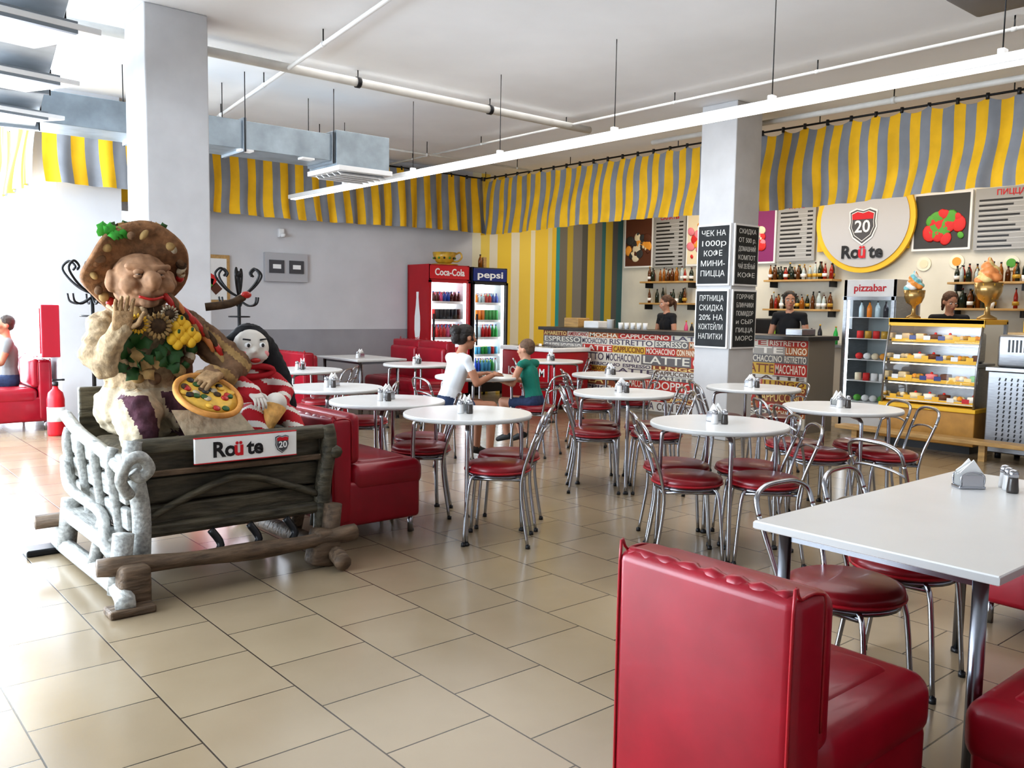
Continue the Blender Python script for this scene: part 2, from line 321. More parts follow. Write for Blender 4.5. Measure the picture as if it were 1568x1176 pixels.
def napkins():
    b=MB(); b.box((0,0,.006),(.10,.066,.012),CHROME,.004,2)
    for s_ in (-1,1):
        b.tube(cat([(-.042,s_*.028,.01),(-.042,s_*.03,.05),(0,s_*.03,.065),(.042,s_*.03,.05),(.042,s_*.028,.01)],4),.0035,CHROME,6); b.box((0,s_*.03,.03),(.08,.003,.045),CHROME)
    for i in range(6):
        y=-.02+i*.007; h=.075+.01*math.sin(i*2.1); tip=.10+.01*math.cos(i*1.3)
        for dy,fl in ((0,False),(.005,True)):
            v=[(-.045,y+dy,.012),(.045,y+dy,.012),(.048,y+dy,h*.7),(.005,y+dy,tip),(-.045,y+dy,h*.8)]; f=(0,1,2,3,4)
            b.raw(v,[f if not fl else tuple(reversed(f))],PAPER)
        b.raw([(.048,y,h*.7),(.048,y+.005,h*.7),(.005,y+.005,tip),(.005,y,tip),(-.045,y,h*.8),(-.045,y+.005,h*.8)],[(0,1,2,3),(3,2,5,4)],PAPER)
    return b
def shaker(m):
    b=MB(); b.lathe([(0,0),(.02,0),(.021,.01),(.017,.05),(.016,.06)],m,n=14); b.lathe([(.0175,.058),(.018,.075),(.012,.085),(0,.088)],CHROME,n=14); return b
SALT=mat('salt_glass',(.7,.7,.7),.15); PEPR=mat('pepper_glass',(.06,.05,.045),.2)
CH=chair(); NP=napkins(); S1=shaker(SALT); S2=shaker(PEPR)
protos={}
def place(key,mb,name,loc,rz=0):
    if key not in protos: protos[key]=mb.mesh(name)
    o=bpy.data.objects.new(name,protos[key]); SC.collection.objects.link(o); o.location=loc; o.rotation_euler=(0,0,rz); return o
def set_table(x,y,ch='abcd',th=-40,nap=True,d=.205,g=.205,tr=0):
    th=math.radians(th+R.uniform(-5,5)); ux,uy=math.cos(th),math.sin(th)
    place('t',TB,'round_table',(x,y,0),th+tr)
    for c in ch.lower():
        s_={'a':-1,'b':-1,'c':1,'d':1}[c]; q={'a':-1,'b':1,'c':-1,'d':1}[c]
        dd=d+R.uniform(0,.05)
        cx=x+s_*dd*ux - q*g*uy; cy=y+s_*dd*uy + q*g*ux
        ang=th+(0 if s_>0 else pi)
        place('c',CH,'dining_chair',(cx,cy,0),ang+pi/2+R.uniform(-.08,.08))
    if nap:
        q=R.uniform(0,3); place('n',NP,'napkin_holder',(x+.02,y+.04,.75),q)
        place('s',S1,'salt_shaker',(x-.07,y-.02,.75)); place('p',S2,'pepper_shaker',(x-.03,y-.06,.75))
set_table(4.2,3.08,'abcd')       # I
set_table(3.26,4.28,'cd',tr=.12)        # A
set_table(3.22,5.15,'cd')         # B
set_table(3.38,6.22,'d')         # C
set_table(4.05,8.09,'cd')        # D
set_table(5.6,8.3,'cd')         # E
set_table(5.12,4.68,'abcd')      # G
set_table(6.43,6.05,'abd')      # H
set_table(6.47,4.40,'abd')       # J
set_table(5.66,3.12,'abcd')       # K
set_table(7.48,8.08,'ad')       # L
set_table(5.10,6.56,'',nap=False) # M
def rtable(name,x0,x1,y0,y1,inset=.08):
    b=MB(); b.bx(x0,x1,y0,y1,.724,.750,WHITE,.003,1); b.bx(x0-.001,x1+.001,y0-.001,y1+.001,.727,.746,WEDGE)
    b.bx(x0+inset,x1-inset,y0+inset,y1-inset,.69,.724,DCH)
    for x in (x0+inset,x1-inset):
        for y in (y0+inset,y1-inset):
            b.tube([(x,y,0),(x,y,.72)],.02,DCH,14); b.lathe([(.024,0),(.024,.015)],BLACK,c=(x,y,0),n=12)
    return b.obj(name)
rtable('rectangular_table',2.31,3.78,.83,1.55,.07)
rtable('rectangular_table',5.3,6.0,9.15,10.2)
for x,y,a in ((2.8,1.50,pi),(3.28,1.52,pi+.1),(4.35,2.0,-1.9)): place('c',CH,'dining_chair',(x,y,0),a)
place('n',NP,'napkin_holder',(3.42,1.36,.75),-.7); place('s',S1,'salt_shaker',(3.50,1.25,.75)); place('p',S2,'pepper_shaker',(3.46,1.22,.75)); place('s',S1,'salt_shaker',(3.545,1.28,.75))
place('n',NP,'napkin_holder',(5.6,9.6,.75),.4); place('s',S1,'salt_shaker',(5.5,9.5,.75))
def sofa(L,mods=1,H=.8,D=.72,sz=.46):
    b=MB(); b.box((D/2+.01,L/2,.235),(D-.05,L-.02,.27),RED,.03,4)
    for i in range(mods):
        w=L/mods; y=w*(i+.5)
        b.box((D/2+.07,y,sz-.08),(D-.12,w-.006,.17),RED,.06,6)
        b.box((D/2+.07,y,sz-.02),(D-.28,w-.16,.07),RED,.033,4)
        b.box((.065,y,H/2+.06),(.13,w-.006,H-.12),RED,.028,4)
        b.box((.15,y,.62),(.09,w-.03,H-.45),RED,.042,5)
        for yy in (y-w/2+.012,y+w/2-.012):
            b.tube(cat([(.004,yy,.14),(.004,yy,H-.03),(.03,yy,H-.006),(.10,yy,H-.006),(.128,yy,H-.05),(.13,yy,.5)],4),.004,REDP,6)
        b.tube([(.03+.003*math.sin(k*2.3),y-w/2+.03+k*(w-.06)/24,H-.012+.003*math.cos(k*1.7)) for k in range(25)],[.018+.0025*math.sin(k*1.9) for k in range(25)],RED,10)
    for x in (.06,D-.06):
        for y in (.06,L-.06): b.tube([(x,y,0),(x,y,.12)],.017,CHROME,10)
    return b
def put_sofa(L,mods,loc,rz=0,**k): return sofa(L,mods,**k).obj('red_sofa',loc,rz)
put_sofa(.50,1,(1.545,.925,0),0,H=.82,D=.67,sz=.49)
put_sofa(1.1,1,(3.28,.13,0),pi/2,H=.8)
put_sofa(.7,1,(4.85,1.6,0),pi,H=.8)
put_sofa(2.3,3,(2.40,4.42,0),0,H=.75,D=.63)
put_sofa(1.4,2,(4.6,9.15,0),0,H=.85,D=.6)
put_sofa(1.3,2,(6.72,10.4,0),pi,H=.95,D=.6)
put_sofa(1.25,2,(2.24,11.62,0),pi,H=.76,D=.64)
# ------------------------------------------------------------------ fridges
def bottle(b,x,y,z,h,r,m,cap,n=8):
    b.lathe([(0,0),(r,0),(r,h*.55),(r*.8,h*.68),(r*.35,h*.82),(r*.33,h*.93)],m,c=(x,y,z),n=n); b.lathe([(r*.4,h*.92),(r*.4,h),(0,h)],cap,c=(x,y,z),n=n)
def can(b,x,y,z,h,r,m,n=8):
    b.lathe([(0,0),(r,0),(r,h*.95),(r*.8,h),(0,h)],m,c=(x,y,z),n=n)
DR=[cm('drink_cola',(.09,.01,.01),.2),cm('drink_red',(.6,.02,.02),.3),cm('drink_orange',(.85,.25,.01),.3),cm('drink_green',(.03,.4,.08),.3),cm('drink_lime',(.3,.55,.05),.3),cm('drink_blue',(.02,.08,.45),.3),cm('drink_cyan',(.1,.45,.7),.3),cm('drink_dark',(.02,.02,.03),.3),cm('drink_pink',(.7,.1,.25),.3),cm('drink_clear',(.6,.75,.8),.15)]
def fridge(name,x0,x1,yf,yb,h,body,hm,label,pal,seed,side_label=None,hh=.24):
    rr=random.Random(seed); b=MB(); w=.05
    b.bx(x0,x0+w,yf,yb,.05,h,body,.006); b.bx(x1-w,x1,yf,yb,.05,h,body,.006); b.bx(x0,x1,yb-.04,yb,.05,h,body); b.bx(x0+.003,x1-.003,yf+.003,yb,.05,.3,body); b.bx(x0+.003,x1-.003,yf-.0,yb,h-hh,h-.002,body,.006)
    b.bx(x0+w,x1-w,yb-.06,yb-.045,.3,h-hh,FLIT); b.bx(x0+w,x0+w+.012,yf+.03,yb-.06,.3,h-hh,PAPER); b.bx(x1-w-.012,x1-w,yf+.03,yb-.06,.3,h-hh,PAPER); b.bx(x0+w,x0+w+.03,yf+.02,yf+.05,.3,h-hh,FLIT); b.bx(x1-w-.03,x1-w,yf+.02,yf+.05,.3,h-hh,FLIT)
    b.bx(x0+.02,x1-.02,yf-.012,yf,h-hh+.02,h-.02,hm,.004); b.text(label,MY((x0+x1)/2,yf-.014,h-hh/2),hh*.62,PAPER,bold=.003,fitw=(x1-x0)*.72)
    b.bx(x0+.01,x1-.01,yf-.02,yf-.014,.3,h-hh,GLASS)
    fb=BLACK if body is not COCR else body
    for xx in (x0+.02,x1-.02): b.bx(xx-.02,xx+.02,yf-.025,yf,.28,h-hh,fb)
    for zz in (.3,h-hh-.015): b.bx(x0,x1,yf-.025,yf,zz-.02,zz+.02,fb)
    b.bx(x0+.06,x0+.085,yf-.06,yf-.03,.8,1.3,BLACK,.006)
    nsh=5; sh=(h-hh-.42)/nsh
    for k in range(nsh):
        z=.36+k*sh; b.bx(x0+w,x1-w,yf+.06,yb-.08,z-.008,z,WMET); b.bx(x0+w,x1-w,yf+.055,yf+.06,z-.02,z+.02,PAPER)
        for row in range(3):
            x=x0+w+.05; m=rr.choice(pal)
            while x<x1-w-.03:
                if rr.random()<.45: m=rr.choice(pal)
                hh2=sh*.8 if (k+seed)%3 else sh*.62
                if k%2==0: bottle(b,x,yf+.11+row*.13,z,hh2,.031,m,rr.choice([DR[1],PAPER,DR[5]]))
                else: can(b,x,yf+.11+row*.13,z,hh2*.8,.032,m)
                x+=.069
    for xx in (x0+.05,x1-.05):
        for yy in (yf+.06,yb-.06): b.lathe([(.02,0),(.02,.055)],BLACK,c=(xx,yy,0),n=8)
    if side_label: side_label(b)
    return b.obj(name)
def side(b):
    x=7.548
    o=[(.0,.30),(.05,.32),(.075,.5),(.06,.62),(.08,.75),(.075,.95),(.045,1.12),(.03,1.25),(.034,1.33),(.0,1.33)]
    vs=[(x,11.22-p,z+.3) for p,z in o]+[(x,11.22+p,z+.3) for p,z in reversed(o)]
    b.raw(vs,[tuple(reversed(range(len(vs))))],PAPER)
    b.text('Coca-Cola',MX(x-.003,11.22,.92),.05,SIGNR)
fridge('red_drinks_fridge',7.55,8.33,10.93,11.5,2.05,COCR,SIGNR,'Coca-Cola',[DR[0],DR[0],DR[1],DR[2],DR[7],DR[8],DR[5]],2,side)
fridge('blue_drinks_fridge',8.38,9.1,10.93,11.5,2.04,BLACK,PEPB,'pepsi',[DR[3],DR[4],DR[5],DR[6],DR[2],DR[9],DR[1]],5)
b=MB(); GO=cm('golden_glaze',(.55,.33,.04),.3,var=.3,scale=12)
b.lathe([(0,.0),(.2,.0),(.22,.015),(.2,.02),(0,.02)],GO,n=32); b.lathe([(.08,.02),(.13,.05),(.17,.12),(.185,.2),(.175,.2),(.15,.12),(.1,.05),(0,.04)],GO,n=32)
b.lathe([(0,.17),(.175,.17)],cm('coffee_brown',(.09,.03,.01),.3),n=32)
b.tube(cat([(.17,0,.17),(.24,0,.2),(.27,0,.13),(.22,0,.07),(.14,0,.06)],5),.014,GO,8)
for i in range(12): b.sph((.165*math.cos(i*.52),.165*math.sin(i*.52),.11),.018,BLACK if i%2 else cm('leaf_green',(.05,.25,.03),.5),u=8,w=6)
b.obj('giant_cup',(8.0,11.15,2.05),-.6)
b=MB(); bottle(b,0,0,0,.22,.035,cm('amber_glass',(.3,.1,.01),.15),BLACK,12); b.box((.08,0,.09),(.06,.06,.18),TRIMW,.01); b.obj('decor_bottle',(8.75,11.2,2.04))
b=MB(); b.bx(8.12,8.82,8.75,9.85,.06,.8,COCR,.02,3); b.bx(8.10,8.84,8.73,9.87,.8,.86,WMET,.012,3); b.bx(8.2,8.75,8.8,9.28,.86,.868,GLASS); b.bx(8.2,8.75,9.32,9.8,.868,.876,GLASS)
b.text('ICE CREAM',MX(8.115,9.3,.5),.16,PAPER,bold=.003); 
for x in (8.25,8.7):
    for y in (8.85,9.75): b.lathe([(.03,0),(.03,.06)],BLACK,c=(x,y,0),n=10)
b.obj('chest_freezer')
# ------------------------------------------------------------------ counter
b=MB(); CX=9.0
b.bx(CX+.03,CX+.6,5.42,9.95,0,1.08,cm('counter_body',(.25,.22,.18),.6)); b.bx(CX-.06,CX+.62,5.38,9.98,1.08,1.13,cm('counter_top_dark',(.05,.045,.04),.3,var=.2),.006)
cols=[((.45,.03,.02),(.8,.74,.62)),((.66,.62,.52),(.4,.04,.03)),((.6,.38,.05),(.2,.05,.02)),((.16,.15,.15),(.75,.72,.62)),((.42,.13,.04),(.85,.8,.65)),((.68,.64,.55),(.10,.08,.12)),((.26,.07,.03),(.8,.62,.25)),((.66,.64,.60),(.12,.08,.06)),((.38,.36,.33),(.85,.82,.75)),((.5,.04,.03),(.8,.78,.7))]
words=['AMERICANO','MOCHACCINO','ESPRESSO','CAPPUCCINO','LATTE','MACCHIATO','DOPPIO','AMARETTO','CON PANNA','LUNGO','RISTRETTO','COFFEE','MOCHA']
rr=random.Random(4); z=1.075
while z>.1:
    h=rr.choice([.06,.075,.10,.14]); h=min(h,z-.04); y=9.94
    while y>5.45:
        w=min(rr.uniform(.35,.95),y-5.43)
        if y-w-5.43<.25: w=y-5.43
        k=rr.randrange(len(cols)); bg,fg=cols[k]; mb=cm('strip_%02d'%k,bg,.5); mf=cm('lettering_%02d'%k,fg,.5)
        b.bx(CX+.022,CX+.03,y-w,y,z-h,z,mb); 
        if w>.2: b.text(rr.choice(words),MX(CX+.02,y-w/2,z-h/2-.003),h*1.05,mf,depth=.001,bold=.0015,fitw=w*.93)
        y-=w
    z-=h
b.obj('bar_counter')
b=MB()
b.box((9.3,9.5,1.20),(.25,.3,.14),TRIMW,.01); b.box((9.3,9.1,1.18),(.2,.3,.1),PAPER,.01); b.lathe([(.05,0),(.05,.12),(.06,.13)],WMET,c=(9.3,8.8,1.13),n=14)
for i in range(5): b.lathe([(0,0),(.03,0),(.036,.09)],PAPER,c=(9.25+.03*i,8.55-.09*i,1.13),n=10)
b.box((9.3,6.9,1.2),(.3,.3,.14),BLACK,.015); b.box((9.28,6.9,1.32),(.02,.3,.2),BLACK,.006,rot=(0,-.3,0))
b.box((9.3,5.7,1.17),(.3,.22,.08),STEEL,.01)
b.obj('counter_clutter')
b=MB(); b.bx(11.85,12.45,4.9,10.8,0,.9,cm('backbar_grey',(.45,.44,.42),.6)); b.bx(11.8,12.45,4.85,10.85,.9,.94,STEEL)
b.bx(12.1,12.4,8.9,9.4,.94,1.35,STEEL,.02); b.bx(12.0,12.4,7.7,8.3,.94,1.3,BLACK,.02); b.bx(12.1,12.4,5.5,5.9,.94,1.3,WMET,.02)
for i in range(26): bottle(b,11.95+.1*(i%2),5.0+i*.2,.94,.22+.08*rr.random(),.035,rr.choice(DR+[PAPER,GO]),rr.choice([BLACK,GO]))
b.obj('back_bar_unit')
def shelf(y0,y1,zs,seed,full=1):
    r2=random.Random(seed); WG=cm('wine_glass_dark',(.02,.03,.02),.15); pal=[WG,WG,WG,cm('amber_glass',(.3,.1,.01),.15),cm('rum_brown',(.12,.04,.01),.15),cm('rum_brown',(.12,.04,.01),.15),cm('gin_clear',(.45,.52,.52),.1),cm('campari_red',(.3,.02,.01),.15)]
    b=MB()
    for z in zs:
        b.bx(12.22,12.5,y0,y1,z-.03,z,TRIMW,.004)
        for yy in (y0+.08,y1-.08): b.bx(12.3,12.5,yy-.01,yy+.01,z-.12,z-.03,BIRON)
        for k in range(2):
            y=y0+.06+k*.04
            while y<y1-.04:
                u=r2.random()
                if u<.82*full:
                    h=r2.uniform(.19,.28); bottle(b,12.3+.1*k,y,z,h,r2.uniform(.026,.04),r2.choice(pal),r2.choice([BLACK,BLACK,GO,DR[0]]),10)
                    if r2.random()<.55: b.lathe([(.041,.04),(.041,.09)],r2.choice([PAPER,PAPER,GO]),c=(12.3+.1*k,y,z),n=10)
                elif u<.9*full: b.lathe([(0,0),(.03,0),(.04,.08),(.036,.08),(.0,.01)],PAPER,c=(12.3+.1*k,y,z),n=10)
                y+=r2.uniform(.078,.11)
    return b.obj('bottle_shelf')
shelf(7.0,8.2,[1.92,1.46],3); shelf(9.7,10.85,[1.93,1.54],6,.75); shelf(4.3,5.3,[1.5,1.85],9,.5)
def board(y0,y1,z0,z1,kind,seed=0,name='menu_board'):
    r2=random.Random(seed); b=MB(); X=12.44; w=y1-y0; c=(y0+y1)/2
    if kind=='list':
        b.bx(X,12.49,y0,y1,z0,z1,cm('menu_grey',(.36,.36,.36),.5)); b.text(r2.choice(['САЛАТЫ','ПИЦЦА','КОФЕ']),MX(X-.002,c,z1-.07),.1,SIGNR,bold=.002)
        z=z1-.16
        while z>z0+.04:
            lw=r2.uniform(.4,.62)*w; b.bx(X-.003,X,y1-.05-lw,y1-.05,z-.012,z+.012,BLACK); b.bx(X-.003,X,y0+.05,y0+.14,z-.012,z+.012,BLACK)
            b.bx(X-.003,X,y0+.05,y1-.05,z-.034,z-.03,PAPER); z-=.068
    else:
        bg,fgs=kind; b.bx(X,12.49,y0,y1,z0,z1,PAPER); b.bx(X-.004,X,y0+.03,y1-.03,z0+.03,z1-.03,bg)
        for i in range(26):
            rad=r2.uniform(.05,.16)*min(w,z1-z0)
            b.sph((X-.01,c+max(-.34,min(.34,r2.gauss(0,.16)))*w,z0+(z1-z0)*(.42+max(-.25,min(.4,r2.gauss(0,.13))))),(.012,rad,rad*.8),r2.choice(fgs),u=10,w=6,rot=(r2.uniform(0,3),0,0))
    return b.obj(name)
BR=cm('print_brown',(.12,.04,.02)); DKG=cm('print_dark',(.05,.05,.05)); RF=cm('print_red',(.65,.03,.03)); GF=cm('print_green',(.1,.35,.05)); OF=cm('print_orange',(.8,.35,.05)); PF=cm('print_pink',(.8,.25,.3)); CF=cm('print_cream',(.8,.7,.5)); VF=cm('print_purple',(.25,.03,.15)); YB_=cm('board_yellow',(.85,.5,.03),.5)
board(10.75,11.45,2.2,3.15,(BR,[BR,OF,CF,DKG]),1,'food_photo_board'); board(10.0,10.72,2.2,3.15,'list',2); board(9.3,9.97,2.2,3.15,(CF,[RF,OF,PF]),3,'food_photo_board')
board(8.15,8.8,2.2,3.15,(VF,[PF,RF,CF,VF]),4,'food_photo_board'); board(7.45,8.12,2.22,3.15,'list',5)
board(5.12,5.92,2.3,3.1,(DKG,[RF,RF,GF,RF]),6,'food_photo_board'); board(4.2,5.08,2.28,3.1,'list',7); board(3.3,4.17,2.28,3.1,(RF,[OF,GF,CF]),8,'food_photo_board'); board(2.3,3.25,2.28,3.1,'list',9)
def shield(b,M,s):
    def sc(o,k): return [(x*k*s,y*k*s,0) for x,y in o]
    o=[(-.5,.45),(-.25,.55),(0,.48),(.25,.55),(.5,.45),(.47,.1),(.5,-.1),(.35,-.45),(0,-.7),(-.35,-.45),(-.5,-.1),(-.47,.1)]
    G1=cm('shield_grey',(.08,.08,.09))
    for k,m,z in ((1.1,PAPER,0),(1.0,G1,.003),(.9,PAPER,.006),(.85,G1,.009)): b.raw([(x,y,z) for x,y,_ in sc(o,k)],[tuple(reversed(range(len(o))))],m,M=M)
    b.raw([(x*.84*s,y*.84*s,.012) for x,y in ((-.5,.45),(-.25,.55),(0,.48),(.25,.55),(.5,.45),(.48,.22),(-.48,.22))],[tuple(reversed(range(7)))],SIGNR,M=M)
    b.text('20',M@Matrix.Translation((0,-.1*s,.013)),.62*s,PAPER,bold=.01*s,depth=.001)
def routetext(b,M,s):
    b.text('Ro  te',M,s,BLACK,bold=.03*s,depth=.001); b.text('ü',M@Matrix.Translation((.03*s,0,.001)),s,SIGNR,bold=.03*s,depth=.001)
b=MB(); cy,cz=6.62,2.78
b.bx(12.44,12.49,5.97,7.4,2.35,3.3,YB_); Mr=Matrix.Rotation(-pi/2,4,'Y')
b.lathe([(0,0),(.77,0),(.77,.05),(0,.05)],YB_,c=(12.42,cy,cz),M=Mr,n=48,smooth=False); b.lathe([(0,0),(.69,0),(.69,.01),(0,.01)],cm('disc_grey',(.50,.50,.52)),c=(12.365,cy,cz),M=Mr,n=48,smooth=False)
shield(b,MX(12.345,cy,cz-.06),.40); routetext(b,MX(12.34,cy,cz-.47),.26); b.text('Римская пиццерия',MX(12.34,cy,cz+.38),.09,BLACK,depth=.001)
b.obj('round_logo_sign')
b=MB()
for y,z in ((5.75,2.12),(5.3,2.14),(4.6,2.1),(4.0,2.12),(3.5,2.1)):
    b.lathe([(0,0),(.10,.0),(.10,.012),(0,.012)],cm('plate_cream',(.8,.75,.6),.4),c=(12.495,y,z),M=Mr,n=24,smooth=False); b.lathe([(0,.0),(.06,.0),(.06,.004),(0,.004)],[OF,GF,CF][int(y*3)%3],c=(12.482,y,z),M=Mr,n=16,smooth=False)
b.obj('wall_plates')
def gfridge():
    b=MB(); x0,x1,y0,y1,h=9.75,10.35,4.78,5.42,1.80; w=.04
    b.bx(x0,x1,y0,y0+w,.05,h,STEEL,.004); b.bx(x0,x1,y1-w,y1,.05,h,STEEL,.004); b.bx(x1-w,x1,y0,y1,.05,h,WMET); b.bx(x0,x1,y0,y1,h-.2,h,WMET,.004); b.bx(x0,x1,y0,y1,.05,.3,WMET)
    b.bx(x1-w-.015,x1-w,y0+w,y1-w,.3,h-.2,cm('mirror_back',(.35,.4,.4),.2)); b.bx(x0+.03,x1-.08,y0+w,y0+w+.015,h-.24,h-.2,FLIT); b.bx(x0+.02,x0+.04,y1-w-.02,y1-w,.3,h-.2,FLIT); b.bx(x0-.012,x0-.005,y0+.02,y1-.02,.3,h-.2,GLASS)
    for yy in (y0+.03,y1-.03): b.bx(x0-.02,x0,yy-.02,yy+.02,.28,h-.2,STEEL)
    for zz in (.29,h-.22): b.bx(x0-.02,x0,y0,y1,zz-.02,zz+.02,STEEL)
    b.text('pizzabar',MX(x0-.003,(y0+y1)/2,h-.1),.12,SIGNR,bold=.002)
    r2=random.Random(11)
    for k in range(5):
        z=.36+k*.25; b.bx(x0+.04,x1-.06,y0+w,y1-w,z-.008,z,WMET); y=y0+.09
        while y<y1-.06:
            if k%2: can(b,x0+.15,y,z,.09,.04,r2.choice([GO,PAPER,OF,CF,RF]),10)
            elif k==4: bottle(b,x0+.15,y,z,.19,.03,r2.choice(DR),BLACK)
            else: b.sph((x0+.15,y,z+.04),(.05,.045,.04),r2.choice([CF,OF,RF,PAPER,GF]),u=10,w=6)
            y+=.1
    return b.obj('glass_door_fridge')
gfridge()
b=MB(); y0,y1=3.6,4.58; x0,x1=9.1,9.8
b.bx(x0,x1,y0,y1,.08,.42,cm('case_base_wood',(.5,.26,.06),.35,var=.15),.01); b.bx(x0+.05,x1-.05,y0+.05,y1-.05,0,.08,BLACK); b.bx(x1-.04,x1,y0,y1,.42,1.34,STEEL)
b.bx(x0-.02,x1,y0-.01,y1+.01,.42,.46,YB_,.004); b.bx(x0+.1,x1,y0,y1,1.31,1.36,YB_,.006); b.bx(x0+.1,x0+.12,y0,y1,1.28,1.36,YB_)
for yy in (y0+.015,y1-.015): 
    b.tube([(x0,yy,.45),(x0+.02,yy,.9),(x0+.12,yy,1.33)],.012,STEEL,8)
    b.raw([(x0,yy,.46),(x0+.02,yy,.9),(x0+.12,yy,1.33),(x1-.04,yy,1.33),(x1-.04,yy,.46)],[(0,1,2,3,4)],GLASS)
b.raw([(x0,y0,.46),(x0,y1,.46),(x0+.02,y1,.9),(x0+.02,y0,.9),(x0+.12,y1,1.33),(x0+.12,y0,1.33)],[(0,1,2,3),(3,2,4,5)],GLASS)
r2=random.Random(21)
for k in range(4):
    z=.5+k*.21; xx=x0+.06+.02*k; b.bx(xx,x1-.06,y0+.03,y1-.03,z-.012,z,GLASS if k else WMET); b.bx(xx,xx+.012,y0+.03,y1-.03,z-.018,z+.018,YB_)
    b.bx(xx+.02,xx+.035,y0+.04,y1-.04,z+.165,z+.175,WLIT)
    y=y0+.12
    while y<y1-.08:
        t_=r2.random(); xm=xx+.2
        b.lathe([(0,0),(.075,.0),(.085,.008)],PAPER,c=(xm,y,z),n=16)
        if t_<.4: b.lathe([(0,.01),(.06,.01),(.062,.06),(0,.065)],r2.choice([BR,CF,PF,PAPER]),c=(xm,y,z),n=16); b.sph((xm,y,z+.07),.016,RF,u=8,w=6)
        elif t_<.7:
            for q in range(5): b.sph((xm+.03*math.cos(q*1.26),y+.035*math.sin(q*1.26),z+.035),(.03,.03,.024),r2.choice([OF,GO,CF]),u=8,w=6)
        else: b.box((xm,y,z+.04),(.1,.09,.06),r2.choice([BR,CF,OF,GF]),.012,2)
        b.box((xx-.004,y,z+.03),(.004,.07,.045),r2.choice([YB_,YB_,SIGNR,PEPB,PAPER]))
        y+=.15
b.obj('pastry_display_case')
b=MB()
b.bx(8.75,8.95,2.2,4.9,.16,.2,TRIMW,.005)
for y in (2.4,3.4,4.7): b.bx(8.8,8.86,y-.03,y+.03,0,.16,TRIMW)
b.obj('tray_rail')
b=MB(); b.bx(9.1,9.8,2.2,3.5,.06,.86,STEEL,.01); b.bx(9.08,9.82,2.18,3.52,.86,.9,STEEL,.005)
for i in range(9):
    for j in range(14):
        b.box((9.098,2.95+i*.055,.2+j*.045),(.004,.012,.03),BLACK,rot=(.3,0,0))
b.bx(9.15,9.75,2.35,3.45,.9,1.22,STEEL,.03,3)
for i in range(10): b.bx(9.145,9.152,3.02+i*.035,3.035+i*.035,1.05,1.17,BLACK)
for x in (9.2,9.7):
    for y in (2.3,3.4): b.lathe([(.03,0),(.03,.06)],BLACK,c=(x,y,0),n=8)
b.obj('steel_service_cabinet')
b=MB(); b.bx(9.25,9.75,2.4,3.4,1.22,1.24,TRIMW); b.box((9.5,2.9,1.38),(.36,.5,.28),PAPER,.02,2); b.box((9.5,3.2,1.30),(.3,.2,.12),YB_,.01); b.obj('takeaway_boxes')
def icecup(name,x,y,z,top,s):
    b=MB(); CU=cm('brass_cup',(.45,.3,.12),.25,metal=.7)
    b.lathe([(.0,0),(.09,0),(.09,.02),(.03,.05),(.022,.12),(.03,.16),(.09,.2),(.12,.27),(.13,.36),(.12,.36),(.0,.3)],CU,n=24)
    for i in range(8): b.tube([(.125*math.cos(i*.785),.125*math.sin(i*.785),.35),(.085*math.cos(i*.785),.085*math.sin(i*.785),.2)],.008,GO,6)
    s_=MB()
    for i in range(15):
        a=i*1.1; hh=.36+i*.012; rr_=.09*(1-i/18); s_.sph((rr_*math.cos(a),rr_*math.sin(a),hh),(.055,.055,.045),top[0],u=12,w=8)
    s_.tube(cat([(.0,0,.5),(.01,0,.56),(-.01,.01,.61)],3),[.035]*2+[.03]*2+[.02]*2+[.006],top[0],10)
    b.merge(remesh(s_,.01,2,lambda c: top[int((math.atan2(c.y,c.x)/1.05+c.z*14+20))%len(top)]))
    o=b.obj(name,(x,y,z)); o.scale=(s,s,s); return o
TEAL=cm('cream_teal',(.25,.6,.65),.4); 
icecup('ice_cream_decoration',9.5,4.46,1.36,[TEAL,PAPER,cm('cream_orange2',(.85,.35,.08),.4)],.85)
icecup('ice_cream_decoration',9.5,3.70,1.36,[cm('cream_peach',(.9,.35,.12),.4),cm('cream_yellow',(.9,.7,.3),.4),cm('cream_peach',(.9,.35,.12),.4)],1.05)
def chalk(face,z0,z1,lines):
    b=MB(); w=.44
    CB=cm('chalkboard',(.02,.022,.024),.7,var=.3); CK=cm('chalk',(.75,.75,.72),.9)
    if face=='X':
        X=PX-PW/2-.002; Y=PY; b.bx(X-.02,X,Y-w/2,Y+w/2,z0,z1,WMET,.004); b.bx(X-.024,X-.015,Y-w/2+.02,Y+w/2-.02,z0+.02,z1-.02,CB)
        for i,s_ in enumerate(lines): b.text(s_,MX(X-.025,Y,z1-.1-i*(z1-z0-.12)/len(lines)),.085,CK,depth=.0005,fitw=w*(.72 if len(s_)>4 else .55))
    else:
        X=PX; Y=PY-PW/2-.002; b.bx(X-w/2,X+w/2,Y-.02,Y,z0,z1,WMET,.004); b.bx(X-w/2+.02,X+w/2-.02,Y-.024,Y-.015,z0+.02,z1-.02,CB)
        for i,s_ in enumerate(lines): b.text(s_,MY(X,Y-.025,z1-.08-i*(z1-z0-.1)/len(lines)),.07,CK,depth=.0005,fitw=w*.7)
    return b.obj('chalkboard')
chalk('X',1.68,2.34,['ЧЕК НА','1000р','КОФЕ','МИНИ-','ПИЦЦА']); chalk('X',1.0,1.64,['ПЯТНИЦА','СКИДКА','20% НА','КОКТЕЙЛИ','НАПИТКИ'])
chalk('Y',1.68,2.34,['СКИДКА','ОТ 500 р.','ДОМАШНИЙ','КОМПОТ','ЧАЙ ЗЕЛЁНЫЙ','КОФЕ']); chalk('Y',1.0,1.64,['ГОРЯЧИЕ','БЛИНЧИКИ','ПОМИДОР','и СЫР','ПИЦЦА','МОРС'])
b=MB(); b.bx(5.2,5.85,11.5,11.55,1.72,2.12,cm('panel_grey',(.45,.45,.47),.6),.004)
